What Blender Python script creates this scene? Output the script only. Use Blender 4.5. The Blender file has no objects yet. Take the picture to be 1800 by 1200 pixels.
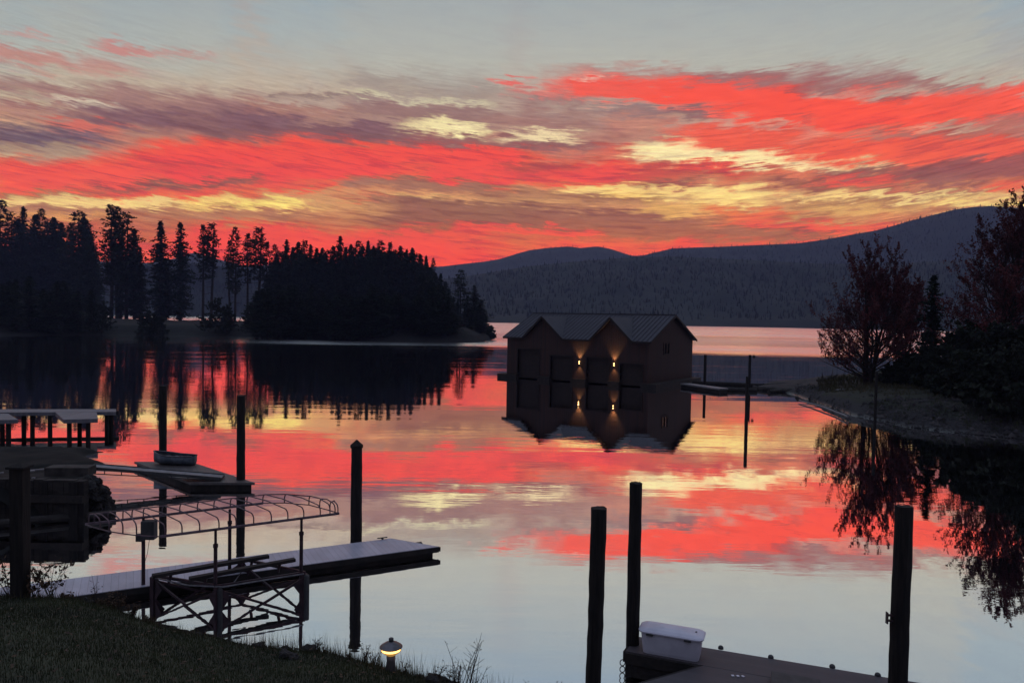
import bpy, bmesh, math, random
import numpy as np
from mathutils import Vector, Matrix, noise as mnoise
R = math.radians
rnd = random.Random(7)
scene = bpy.context.scene
col = scene.collection

# ---------------------------------------------------------------- camera
F, W, H = 1300.0, 1800.0, 1200.0          # focal length in photo pixels
CAM = Vector((0, 0, 6.4))
TH, RO = math.atan(44/1300), R(0.96)
fwd = Vector((0, math.cos(TH), -math.sin(TH)))
right0 = Vector((1, 0, 0)); up0 = right0.cross(fwd)
right = right0*math.cos(RO) + up0*math.sin(RO)
upv = right.cross(fwd)
cd = bpy.data.cameras.new('camera'); cam = bpy.data.objects.new('camera', cd); col.objects.link(cam)
M = Matrix((right, upv, -fwd)).transposed().to_4x4(); M.translation = CAM
cam.matrix_world = M
cd.sensor_width = 36; cd.lens = 26; cd.clip_start = 0.1; cd.clip_end = 20000
scene.camera = cam
def ray(px, py):
    return (fwd + right*((px-W/2)/F) - upv*((py-H/2)/F)).normalized()
def at(px, py, z=0.0):
    d = ray(px, py); t = (z-CAM.z)/d.z
    return CAM + d*t
def atd(px, py, Y):
    d = ray(px, py); return CAM + d*(Y/d.y)

scene.view_settings.view_transform = 'Standard'
scene.view_settings.look = 'None'
scene.view_settings.exposure = 0; scene.view_settings.gamma = 1
cy = scene.cycles
cy.max_bounces = 6; cy.diffuse_bounces = 2; cy.glossy_bounces = 4; cy.transparent_max_bounces = 8; cy.volume_bounces = 0
cy.use_denoising = True
cy.caustics_reflective = False; cy.caustics_refractive = False

# ---------------------------------------------------------------- node helpers
def lin(c):
    return tuple((v/255/12.92 if v/255 <= .04045 else ((v/255+.055)/1.055)**2.4) for v in c)
class NT:
    def __init__(s, tree): s.t = tree; s.n = tree.nodes; s.l = tree.links
    def new(s, kind, **kw):
        n = s.n.new(kind)
        for k, v in kw.items(): setattr(n, k, v)
        return n
    def put(s, sock, v):
        if hasattr(v, 'is_output'): s.l.new(v, sock)
        elif isinstance(v, tuple) and len(v) == 3 and sock.type == 'RGBA': sock.default_value = (*v, 1)
        else: sock.default_value = v
    def math(s, op, a, b=None, c=None, clamp=False):
        n = s.new('ShaderNodeMath', operation=op, use_clamp=clamp); s.put(n.inputs[0], a)
        if b is not None: s.put(n.inputs[1], b)
        if c is not None: s.put(n.inputs[2], c)
        return n.outputs[0]
    def mix(s, f, a, b, mode='MIX'):
        n = s.new('ShaderNodeMix', data_type='RGBA', blend_type=mode)
        s.put(n.inputs[0], f); s.put(n.inputs[6], a); s.put(n.inputs[7], b); return n.outputs[2]
    def rng(s, v, a, b, c=0., d=1., smooth=False):
        n = s.new('ShaderNodeMapRange'); n.interpolation_type = 'SMOOTHSTEP' if smooth else 'LINEAR'
        s.put(n.inputs[0], v)
        for i, x in enumerate((a, b, c, d)): s.put(n.inputs[i+1], x)
        return n.outputs[0]
    def xyz(s, x, y, z=0.):
        n = s.new('ShaderNodeCombineXYZ'); s.put(n.inputs[0], x); s.put(n.inputs[1], y); s.put(n.inputs[2], z); return n.outputs[0]
    def sep(s, v):
        n = s.new('ShaderNodeSeparateXYZ'); s.put(n.inputs[0], v); return n.outputs
    def noise(s, vec, scale, detail=2., rough=.5, dims='3D', dist=0.):
        n = s.new('ShaderNodeTexNoise'); n.noise_dimensions = dims
        s.put(n.inputs['Vector'], vec); n.inputs['Scale'].default_value = scale
        n.inputs['Detail'].default_value = detail; n.inputs['Roughness'].default_value = rough; n.inputs['Distortion'].default_value = dist
        return n.outputs['Fac']
    def scale(s, vec, sc):
        n = s.new('ShaderNodeVectorMath', operation='MULTIPLY'); s.put(n.inputs[0], vec); n.inputs[1].default_value = sc; return n.outputs[0]
    def ramp(s, f, stops, interp='LINEAR'):
        n = s.new('ShaderNodeValToRGB'); e = n.color_ramp.elements; n.color_ramp.interpolation = interp
        while len(e) < len(stops): e.new(1.0)
        for i, (p, c) in enumerate(stops): e[i].position = p
        for i, (p, c) in enumerate(stops): e[i].color = (*c, 1)
        s.put(n.inputs[0], f); return n.outputs[0]

# ---------------------------------------------------------------- the dawn sky: cloud strokes placed by direction
# each stroke: x0,y0,x1,y1 (photo pixels standing for directions), half height, colour, cover
ST = [
 (20,58,100,64,5,(205,122,118),.6),(150,72,290,92,9,(200,112,110),.7),(280,92,390,98,4,(185,120,118),.6),
 (-60,92,250,122,13,(188,116,114),.7),(-60,132,560,150,9,(190,175,160),.5),
 (-60,148,480,192,17,(148,104,110),.75),(-60,168,90,176,8,(196,186,168),.7),(100,184,210,190,5,(226,216,204),.8),
 (240,160,620,170,8,(168,142,135),.6),(300,186,640,205,10,(160,108,106),.7),(-60,190,160,196,6,(158,104,110),.7),
 (120,198,740,236,17,(116,84,104),.92),(300,222,760,244,15,(118,82,96),.9),
 (-60,206,60,208,5,(200,150,130),.7),(60,210,235,228,7,(206,100,98),.85),(170,235,240,240,9,(196,84,86),.8),
 (-60,236,190,244,15,(98,88,114),.95),(-60,262,210,268,12,(160,146,138),.8),(-60,275,40,272,5,(205,195,165),.6),
 (450,170,640,174,4,(125,108,112),.7),(520,210,600,214,6,(190,150,135),.5),
 (-60,292,200,284,10,(200,92,92),.8),(-60,314,300,304,20,(243,84,74),.97),(180,278,700,272,24,(240,74,62),.95),(250,305,760,288,24,(236,70,58),.97),
 (640,275,960,272,17,(240,72,56),.97),(700,300,1160,306,18,(236,72,58),.97),(100,288,480,292,5,(206,78,78),.6),
 (180,328,480,315,6,(124,86,94),.9),(120,342,620,330,6,(234,76,66),.9),(-60,335,170,338,4,(165,112,100),.8),
 (-60,350,330,358,7,(244,212,154),.95),(300,352,560,362,8,(250,216,140),.97),(420,354,540,362,5,(255,230,140),.9),
 (-60,364,280,374,6,(172,120,112),.85),(-60,378,200,384,5,(238,176,116),.8),(200,372,560,384,9,(172,118,106),.85),
 (330,356,460,360,3,(190,140,100),.6),(380,394,520,390,6,(196,150,118),.6),(-60,395,330,400,14,(184,104,98),.8),
 (300,412,600,424,20,(236,76,72),.93),(280,440,900,455,24,(240,76,66),.93),(-60,440,340,460,26,(232,88,84),.8),
 # middle
 (600,140,900,166,15,(142,128,128),.65),(590,164,850,182,4,(205,200,175),.75),(640,150,760,158,3,(180,170,160),.6),
 (600,188,900,206,16,(138,104,110),.85),(880,190,1200,214,9,(170,132,126),.7),(860,206,1050,222,9,(150,104,108),.7),
 (660,235,760,255,11,(128,88,100),.8),(725,220,860,236,12,(240,226,180),.97),(800,225,850,236,8,(252,240,190),.9),(895,236,1020,242,8,(236,216,180),.95),
 (860,228,900,226,5,(190,160,145),.6),(740,252,1080,256,8,(128,88,100),.85),(1020,215,1090,232,12,(155,96,100),.7),
 (960,128,1240,134,10,(178,112,108),.75),(850,138,940,144,6,(228,86,80),.85),(880,160,990,166,8,(208,84,86),.7),(900,172,1040,182,7,(142,108,112),.75),
 (960,150,1320,168,18,(240,76,62),.95),(1010,132,1080,146,2,(225,205,195),.7),(1040,186,1240,206,7,(134,104,114),.8),(1050,212,1260,236,12,(196,130,118),.8),
 (860,290,1020,288,7,(160,72,78),.8),(900,305,980,300,6,(180,70,72),.7),(1040,262,1100,264,14,(222,84,72),.8),
 (1100,262,1260,268,16,(252,236,186),.98),(1220,274,1420,286,11,(252,234,184),.97),(1380,288,1560,298,8,(246,222,178),.95),
 (1060,308,1360,302,9,(190,66,70),.85),(1200,290,1330,296,6,(232,72,66),.9),(1040,322,1260,320,5,(140,80,84),.85),(960,318,1120,324,4,(240,102,72),.7),
 (590,320,680,318,9,(152,118,110),.85),(660,316,900,334,10,(148,104,98),.9),(690,344,800,352,6,(226,180,128),.85),(600,345,680,352,4,(222,102,88),.7),
 (590,362,640,366,5,(212,160,118),.6),(640,356,1000,372,14,(138,94,92),.93),(620,380,1240,392,16,(142,92,94),.93),(850,340,1120,350,9,(150,104,92),.75),
 (980,330,1330,342,7,(248,216,146),.95),(1060,338,1160,346,6,(236,190,116),.8),(1080,352,1160,345,6,(160,112,92),.7),(1120,366,1330,374,9,(226,174,114),.9),
 (940,404,1440,414,14,(164,100,94),.9),(780,398,1060,412,6,(238,80,68),.9),(700,392,760,392,3,(226,82,72),.8),(600,412,900,424,13,(234,74,64),.8),
 (640,400,760,404,4,(150,88,88),.7),(820,422,1000,432,5,(206,90,82),.6),(880,440,1160,452,12,(236,84,72),.85),
 # right
 (1440,112,1600,122,9,(140,118,122),.5),(1180,138,1640,146,15,(150,88,94),.88),(1560,146,1760,158,9,(150,96,102),.8),(1640,158,1700,164,4,(190,160,155),.6),
 (1120,166,1430,178,19,(246,78,64),.97),(1240,184,1580,206,26,(248,76,62),.97),(1440,202,1680,208,25,(248,78,60),.97),(1560,198,1880,172,23,(244,80,68),.96),
 (1360,160,1420,165,6,(150,70,78),.8),(1480,158,1560,164,5,(226,72,66),.7),(1560,172,1620,180,7,(140,68,78),.8),(1400,205,1450,212,5,(170,80,84),.7),(1720,150,1860,162,8,(236,82,76),.85),
 (1160,196,1290,206,6,(126,88,98),.8),(1200,212,1420,226,5,(196,160,150),.8),(1300,220,1480,232,3,(212,190,170),.6),
 (1160,238,1500,252,19,(236,84,70),.94),(1360,262,1660,271,18,(240,86,70),.95),(1540,258,1880,264,20,(236,84,72),.93),(1500,284,1740,284,8,(236,92,74),.9),
 (1530,230,1640,238,7,(160,104,104),.85),(1600,220,1740,228,5,(206,172,156),.75),(1640,238,1780,236,7,(176,94,94),.8),(1720,205,1860,208,9,(170,104,106),.75),(1740,222,1860,224,9,(196,96,94),.7),
 (1410,304,1640,306,9,(138,80,88),.92),(1600,304,1860,286,18,(140,82,94),.93),(1600,318,1720,322,6,(138,88,96),.9),(1440,314,1600,320,5,(232,72,68),.85),(1330,318,1500,328,7,(136,76,82),.85),(1740,325,1860,322,6,(228,76,70),.85),
 (1480,332,1720,336,5,(150,92,92),.8),(1200,338,1360,344,9,(252,224,154),.95),(1180,350,1360,354,6,(250,214,144),.9),(1360,342,1520,350,6,(250,214,150),.9),(1500,343,1760,342,3.5,(252,226,160),.9),
 (1370,354,1620,358,5,(172,120,96),.85),(1560,350,1700,350,3,(170,120,96),.6),(1620,360,1860,356,6,(250,220,150),.93),(1400,366,1620,366,4,(226,180,120),.8),
 (1220,372,1400,378,8,(236,112,82),.85),(1380,378,1600,378,7,(200,140,108),.85),(1280,392,1540,398,6,(238,84,72),.93),(1440,402,1600,398,5,(240,96,76),.85),
 (1240,412,1480,416,7,(156,98,96),.85),(1150,428,1260,434,4,(240,78,70),.9),(1380,424,1480,420,4,(240,92,76),.85),(1500,384,1640,380,5,(224,140,106),.7),
 (1100,450,1900,470,20,(226,82,76),.8),
]
BASE = [(-200,(132,152,172)),(0,(150,166,180)),(60,(162,172,178)),(110,(174,176,174)),(160,(178,164,158)),(230,(164,126,122)),(300,(215,108,92)),(350,(205,152,116)),(395,(186,114,98)),(450,(236,88,78)),(620,(214,96,88))]
def sstep(t):
    t = np.clip(t, 0, 1); return t*t*(3-2*t)
def sky_rgb(X, Y):
    out = np.stack([np.interp(Y, [b[0] for b in BASE], [lin(b[1])[k] for b in BASE]) for k in range(3)], -1)
    for x0, y0, x1, y1, h, c, a in ST:
        dx, dy = x1-x0, y1-y0; L = math.hypot(dx, dy); ux, uy = dx/L, dy/L
        u = (X-x0)*ux + (Y-y0)*uy; v = (Y-y0)*ux - (X-x0)*uy
        taper = min(L*.30, h*7)
        over = np.maximum(np.maximum(taper-u, u-(L-taper)), 0)/taper
        hh = h*(1.38 if c[0] > 225 else 1.15)
        r = np.sqrt(over**2 + (v/hh)**2)
        al = a*sstep((1.15-r)/.55)
        out = out*(1-al[..., None]) + np.array(lin(c))*al[..., None]
    return out
AZ = np.linspace(-37.5, 37.5, 51)
NS = 240
ELS = np.linspace(-1.0, 27.0, NS)
cols_ = []
for az in AZ:
    el = np.radians(ELS); a = R(az)
    D = np.stack([np.cos(el)*math.sin(a), np.cos(el)*math.cos(a), np.sin(el)], -1)
    w = D @ np.array(fwd); px = W/2 + F*(D @ np.array(right))/w; py = H/2 - F*(D @ np.array(upv))/w
    C = sky_rgb(px, py)
    keep = [0, NS-1]                                   # 32 stops where the column bends most
    while len(keep) < 32:
        keep.sort(); interp = np.stack([np.interp(np.arange(NS), keep, C[keep, k]) for k in range(3)], -1)
        e = np.abs(interp-C).max(-1); e[keep] = -1; keep.append(int(e.argmax()))
    keep.sort(); cols_.append([(k/(NS-1), tuple(C[k])) for k in keep])

world = bpy.data.worlds.new('World'); scene.world = world; world.use_nodes = True
g = NT(world.node_tree); g.n.clear()
HAZE_GAIN = (1.0, 1.0, 1.0)
tc = g.new('ShaderNodeTexCoord').outputs['Generated']
dx, dy, dz = g.sep(tc)
az = g.math('MULTIPLY', g.math('ARCTAN2', dx, dy), 57.29578)
el = g.math('MULTIPLY', g.math('ARCSINE', dz), 57.29578)
azp = g.math('MAXIMUM', az, 0.)
fan = g.math('ADD', g.math('MULTIPLY', az, .10), g.math('MULTIPLY', g.math('MULTIPLY', azp, azp), -.0043))
tilt = g.math('ADD', fan, el)
n1 = g.noise(g.xyz(g.math('MULTIPLY', az, .10), g.math('MULTIPLY', tilt, .55)), 1, 3, .55, '2D')
n2 = g.noise(g.xyz(g.math('MULTIPLY', az, .28), g.math('MULTIPLY', tilt, 2.2)), 1, 6, .62, '2D')
n3 = g.noise(g.xyz(g.math('MULTIPLY', az, .55), g.math('MULTIPLY', tilt, 6.0)), 1, 5, .6, '2D', .4)
n4 = g.noise(g.xyz(g.math('MULTIPLY', az, .8), g.math('MULTIPLY', tilt, 13.0)), 1, 5, .65, '2D', .8)
el_w0 = g.math('ADD', g.math('MULTIPLY_ADD', g.math('SUBTRACT', n1, .5), .9, el), g.math('ADD', g.math('MULTIPLY', g.math('SUBTRACT', n2, .5), 1.1), g.math('MULTIPLY', g.math('SUBTRACT', n3, .5), .95)))
bil = g.noise(g.xyz(g.math('MULTIPLY', az, .45), g.math('MULTIPLY', tilt, 1.1)), 1, 5, .6, '2D', .3)
el_w = g.math('MULTIPLY_ADD', g.math('SUBTRACT', bil, .5), 1.3, g.math('MULTIPLY_ADD', g.math('SUBTRACT', n4, .5), .62, el_w0))
az_w = g.math('MULTIPLY_ADD', g.math('SUBTRACT', n2, .5), 5.5, g.math('MULTIPLY_ADD', g.math('SUBTRACT', n1, .5), -2.0, az))
fe = g.rng(el_w, -1.0, 27.0)
c = None; da = AZ[1]-AZ[0]
for i, a in enumerate(AZ):
    r_ = g.ramp(fe, cols_[i])
    c = r_ if c is None else g.mix(g.math('MULTIPLY_ADD', az_w, 1/da, -AZ[i-1]/da, clamp=True), c, r_)
# fine fibres brighten and dim the cloud
famp = g.rng(el, 13, 20, .26, .03)
fib = g.math('MULTIPLY_ADD', g.math('ADD', g.math('MULTIPLY', g.math('SUBTRACT', n3, .5), 2.6), g.math('MULTIPLY', g.math('SUBTRACT', n4, .5), 2.0)), famp, 1.)
c = g.mix(1., c, g.xyz(fib, fib, fib), 'MULTIPLY')
n5 = g.noise(g.xyz(g.math('MULTIPLY', az, .22), g.math('MULTIPLY', tilt, 3.2)), 1, 6, .62, '2D', .5)
stk = g.math('MULTIPLY', g.rng(n5, .49, .66, 0, .55, smooth=True), g.rng(el, 11, 17, 1, .12))
c = g.mix(stk, c, g.mix(1., c, (.52,.42,.60), 'MULTIPLY'))
lit = g.math('MULTIPLY', g.rng(n5, .46, .34, 0, .30, smooth=True), g.rng(el, 11, 17, 1, .12))
c = g.mix(lit, c, g.mix(1., c, (1.22,1.35,1.10), 'MULTIPLY'))
low = g.rng(el, 0, 26, 1.25, 1.07); off = g.rng(el, 0, 20, -.066, -.008)   # clear colour behind the haze
vm = g.new('ShaderNodeVectorMath', operation='MULTIPLY_ADD'); g.put(vm.inputs[0], c); g.put(vm.inputs[1], g.xyz(low, low, low)); g.put(vm.inputs[2], g.xyz(0., off, g.math('MULTIPLY', off, 2.5)))
vx = g.new('ShaderNodeVectorMath', operation='MAXIMUM'); g.put(vx.inputs[0], vm.outputs[0]); vx.inputs[1].default_value = (.004,.004,.004); c = vx.outputs[0]
# the rest of the sky: pale grey blue overhead, dim blue dusk behind, from the sky model tinted
nis = g.new('ShaderNodeTexSky'); nis.sky_type = 'NISHITA'; nis.sun_disc = False; nis.sun_elevation = R(-1.5); nis.sun_rotation = R(12)
top = g.ramp(g.rng(el, 20, 90), [(0, lin((140,160,178))), (.2, lin((152,168,192))), (1, lin((158,172,206)))])
c = g.mix(g.rng(el, 22, 34, smooth=True), c, top)
back = g.ramp(g.rng(g.math('ADD', el, g.math('MULTIPLY', g.math('SUBTRACT', n2, .5), 6)), 0, 60), [(0, lin((112,104,126))), (.2, lin((122,120,144))), (1, lin((150,164,198)))])
azabs = g.math('ABSOLUTE', az)
c = g.mix(g.rng(azabs, 42, 85, smooth=True), c, back)
c = g.mix(g.rng(el, 0, -3), c, lin((60,50,60)))
bg1 = g.new('ShaderNodeBackground'); g.put(bg1.inputs[0], c); bg1.inputs[1].default_value = 1.0
bg2 = g.new('ShaderNodeBackground'); g.put(bg2.inputs[0], nis.outputs[0]); bg2.inputs[1].default_value = 0.05
ad = g.new('ShaderNodeAddShader'); g.l.new(bg1.outputs[0], ad.inputs[0]); g.l.new(bg2.outputs[0], ad.inputs[1])
wo = g.new('ShaderNodeOutputWorld'); g.l.new(ad.outputs[0], wo.inputs[0])
world.cycles.sampling_method = 'MANUAL'; world.cycles.sample_map_resolution = 512

# ---------------------------------------------------------------- objects helpers
def tag(o, label=None, cat=None, group=None, kind=None):
    if label: o['label'] = label
    if cat: o['category'] = cat
    if group: o['group'] = group
    if kind: o['kind'] = kind
    return o
def empty(name, loc=(0,0,0), rz=0.):
    o = bpy.data.objects.new(name, None); o.empty_display_size = .2; col.objects.link(o)
    o.location = loc; o.rotation_euler = (0, 0, rz); return o
def pydata(name, V, Fc, mat, parent=None, smooth=False):
    me = bpy.data.meshes.new(name); me.from_pydata([tuple(v) for v in V], [], [tuple(f) for f in Fc]); me.materials.append(mat)
    if smooth: me.polygons.foreach_set('use_smooth', [True]*len(me.polygons))
    me.update(); o = bpy.data.objects.new(name, me); col.objects.link(o); o.parent = parent; return o
def quick(name, V, nper, mat, parent=None):
    """V: (n*nper,3) array of loose tris or quads"""
    V = np.asarray(V, dtype=np.float32).reshape(-1, 3); n = len(V)//nper
    me = bpy.data.meshes.new(name); me.vertices.add(len(V)); me.vertices.foreach_set('co', V.ravel())
    me.loops.add(n*nper); me.loops.foreach_set('vertex_index', np.arange(n*nper, dtype=np.int32))
    me.polygons.add(n); me.polygons.foreach_set('loop_start', np.arange(0, n*nper, nper, dtype=np.int32))
    me.polygons.foreach_set('loop_total', np.full(n, nper, dtype=np.int32)); me.materials.append(mat); me.update(calc_edges=True)
    o = bpy.data.objects.new(name, me); col.objects.link(o); o.parent = parent; return o
class MB:
    def __init__(s): s.v = []; s.f = []
    def add(s, V, Fc):
        k = len(s.v); s.v += [tuple(v) for v in V]; s.f += [tuple(i+k for i in f) for f in Fc]; return s
    def box(s, c, size, rz=0., rot=None, taper=1.):
        m = rot if rot is not None else Matrix.Rotation(rz, 3, 'Z'); c = Vector(c); V = []
        for z in (-.5, .5):
            t = 1. if z < 0 else taper
            for x, y in ((-.5,-.5),(.5,-.5),(.5,.5),(-.5,.5)): V.append(c + m @ Vector((x*size[0]*t, y*size[1]*t, z*size[2])))
        return s.add(V, [(3,2,1,0),(4,5,6,7),(0,1,5,4),(1,2,6,5),(2,3,7,6),(3,0,4,7)])
    def beam(s, a, b, w, h):
        a = Vector(a); b = Vector(b); d = b-a; L = d.length; d.normalize()
        up = Vector((0,0,1)) if abs(d.z) < .95 else Vector((1,0,0)); x = d.cross(up).normalized(); z = x.cross(d)
        return s.box((a+b)/2, (w, L, h), rot=Matrix((x, d, z)).transposed())
    def tube(s, pts, rad, n=8, caps=True):
        pts = [Vector(p) for p in pts]; rad = rad if isinstance(rad, (list, tuple)) else [rad]*len(pts)
        V = []; Fc = []; prev = None
        for i, p in enumerate(pts):
            d = (pts[min(i+1, len(pts)-1)] - pts[max(i-1, 0)]).normalized()
            ref = Vector((0,0,1)) if abs(d.z) < .9 else Vector((1,0,0))
            if prev is None: x = d.cross(ref).normalized()
            else: x = (prev - d*prev.dot(d)).normalized()
            prev = x; y = d.cross(x)
            for k in range(n):
                t = 2*math.pi*k/n; V.append(p + (x*math.cos(t)+y*math.sin(t))*rad[i])
        for i in range(len(pts)-1):
            for k in range(n): Fc.append((i*n+k, i*n+(k+1)%n, (i+1)*n+(k+1)%n, (i+1)*n+k))
        if caps: Fc += [tuple(range(n-1, -1, -1)), tuple(range((len(pts)-1)*n, len(pts)*n))]
        return s.add(V, Fc)
    def lathe(s, c, prof, n=20):
        c = Vector(c); V = []; Fc = []
        for r, z in prof:
            for k in range(n): V.append(c+Vector((r*math.cos(2*math.pi*k/n), r*math.sin(2*math.pi*k/n), z)))
        for i in range(len(prof)-1):
            for k in range(n): Fc.append((i*n+k, i*n+(k+1)%n, (i+1)*n+(k+1)%n, (i+1)*n+k))
        Fc += [tuple(range(n-1, -1, -1)), tuple(range((len(prof)-1)*n, len(prof)*n))]
        return s.add(V, Fc)
    def prism(s, poly, z0, z1):
        n = len(poly); V = [(p[0], p[1], z0) for p in poly]+[(p[0], p[1], z1) for p in poly]
        a = sum(poly[i][0]*poly[(i+1)%n][1]-poly[(i+1)%n][0]*poly[i][1] for i in range(n))
        top = tuple(range(n, 2*n)); bot = tuple(range(n-1, -1, -1)); side = [(i, (i+1)%n, n+(i+1)%n, n+i) for i in range(n)]
        Fc = [top, bot]+side
        if a < 0: Fc = [tuple(reversed(f)) for f in Fc]
        return s.add(V, Fc)
    def build(s, name, mat, parent=None, smooth=False, bevel=0.):
        o = pydata(name, s.v, s.f, mat, parent, smooth)
        if bevel:
            m = o.modifiers.new('bevel', 'BEVEL'); m.width = bevel; m.segments = 2; m.limit_method = 'ANGLE'
        return o

# ---------------------------------------------------------------- materials
def mat(name, c1, c2=None, scale=5., rough=.8, bump=0., metal=0., stretch=(1,1,1), spec=.3, detail=4, bdist=.02, space='Object'):
    m = bpy.data.materials.new(name); m.use_nodes = True; t = NT(m.node_tree); b = t.n['Principled BSDF']
    b.inputs['Roughness'].default_value = rough; b.inputs['Metallic'].default_value = metal; b.inputs['Specular IOR Level'].default_value = spec
    co = t.new('ShaderNodeTexCoord').outputs[space]; v = t.scale(co, stretch)
    nz = t.noise(v, scale, detail, .6)
    t.put(b.inputs['Base Color'], t.mix(t.rng(nz, .35, .65, smooth=True), c1, c2 or tuple(x*.6 for x in c1)))
    if bump:
        bn = t.new('ShaderNodeBump'); bn.inputs['Strength'].default_value = bump; bn.inputs['Distance'].default_value = bdist
        t.put(bn.inputs['Height'], t.noise(v, scale*2.5, 4, .6)); t.l.new(bn.outputs[0], b.inputs['Normal'])
    return m
MAT = {}
MAT['pile'] = mat('weathered_pile', (.022,.018,.016), (.010,.009,.009), 3, .9, .8, stretch=(6,6,.6))
MAT['darkwood'] = mat('dark_wet_wood', (.030,.023,.020), (.014,.012,.011), 3, .75, .5, stretch=(1,1,1))
MAT['log'] = mat('driftwood', (.06,.052,.047), (.025,.022,.02), 2, .85, .6)
MAT['paleboard'] = mat('pale_board', (.24,.23,.24), (.15,.145,.15), 4, .6, .2)
MAT['steel'] = mat('rusty_purple_steel', (.055,.028,.034), (.024,.014,.018), 6, .5, .2, metal=.3)
MAT['galv'] = mat('galvanised_tube', (.16,.15,.16), (.09,.085,.09), 8, .4, 0, metal=.6)
MAT['grey'] = mat('grey_paint', (.06,.06,.062), (.035,.035,.036), 4, .6)
MAT['white'] = mat('white_plastic', (.62,.60,.66), (.52,.50,.56), 3, .45, .1, spec=.5)
MAT['bark'] = mat('bark', (.045,.034,.028), (.02,.016,.013), 2, .95, .8, stretch=(3,3,.5))
MAT['needles'] = mat('conifer_needles', (.022,.034,.020), (.010,.016,.010), .35, .9, 0)
MAT['needles2'] = mat('pine_needles', (.034,.042,.022), (.016,.020,.012), .35, .9, 0)
MAT['redleaf'] = mat('autumn_red_leaves', (.125,.030,.032), (.055,.018,.022), .5, .85, 0)
MAT['greenleaf'] = mat('dark_green_leaves', (.017,.023,.013), (.008,.011,.007), .5, .85, 0)
MAT['brownleaf'] = mat('brown_leaves', (.10,.06,.035), (.035,.022,.014), 3, .85, 0)
MAT['rock'] = mat('shore_rock', (.034,.031,.030), (.013,.012,.012), 2.5, .9, 1., bdist=.05)
MAT['rock2'] = mat('beach_stones', (.075,.068,.068), (.018,.016,.017), .9, .9)
MAT['concrete'] = mat('old_timber_wall', (.036,.031,.028), (.014,.012,.012), 1.6, .9, .6, stretch=(1,1,2.5))
MAT['glassdark'] = mat('dark_glass', (.02,.02,.025), (.015,.015,.02), 1, .1, 0, spec=.6)
def emis(name, c, s):
    m = bpy.data.materials.new(name); m.use_nodes = True; t = NT(m.node_tree); t.n.clear()
    e = t.new('ShaderNodeEmission'); e.inputs[0].default_value = (*c, 1); e.inputs[1].default_value = s
    o = t.new('ShaderNodeOutputMaterial'); t.l.new(e.outputs[0], o.inputs[0]); return m
MAT['glow'] = emis('warm_lamp_glow', (1.,.55,.16), 3.2)
MAT['bulb'] = emis('warm_bulb', (1.,.55,.20), 7)
MAT['canopy'] = mat('dull_purple_tube', (.13,.085,.10), (.07,.045,.055), 9, .45, .1, metal=.4)
def deckmat(name, c1, c2, ang, width, rough=.55, spec=.5, bumpy=.5, gapv=.3):
    m = bpy.data.materials.new(name); m.use_nodes = True; t = NT(m.node_tree); b = t.n['Principled BSDF']
    geo = t.new('ShaderNodeNewGeometry').outputs['Position']; x, y, z = t.sep(geo)
    u = t.math('ADD', t.math('MULTIPLY', x, math.cos(ang)), t.math('MULTIPLY', y, math.sin(ang)))
    v = t.math('ADD', t.math('MULTIPLY', x, -math.sin(ang)), t.math('MULTIPLY', y, math.cos(ang)))
    k = t.math('DIVIDE', u, width); fr = t.math('FRACT', k); fl = t.math('FLOOR', k)
    gap = t.math('MULTIPLY', t.rng(fr, 0., .05, gapv, 1), t.rng(fr, .95, 1., 1, gapv))
    wn = t.new('ShaderNodeTexWhiteNoise'); wn.noise_dimensions = '1D'; t.put(wn.inputs['W'], fl)
    grain = t.noise(t.xyz(t.math('MULTIPLY', u, 12), t.math('MULTIPLY', v, 1.3), fl), 1, 4, .6)
    f = t.math('ADD', t.math('MULTIPLY', wn.outputs[0], .5), t.math('MULTIPLY', grain, .6)); f = t.math('ADD', f, t.math('MULTIPLY', t.math('SUBTRACT', t.noise(t.xyz(x, y, 0.), 1.4, 4, .7), .5), 1.4), clamp=True)
    cc = t.mix(f, c2, c1); cc = t.mix(gap, tuple(q*.25 for q in c2), cc)
    t.put(b.inputs['Base Color'], cc); b.inputs['Roughness'].default_value = rough; b.inputs['Specular IOR Level'].default_value = spec
    bn = t.new('ShaderNodeBump'); bn.inputs['Strength'].default_value = bumpy; bn.inputs['Distance'].default_value = .01
    t.put(bn.inputs['Height'], gap); t.l.new(bn.outputs[0], b.inputs['Normal']); return m

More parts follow.
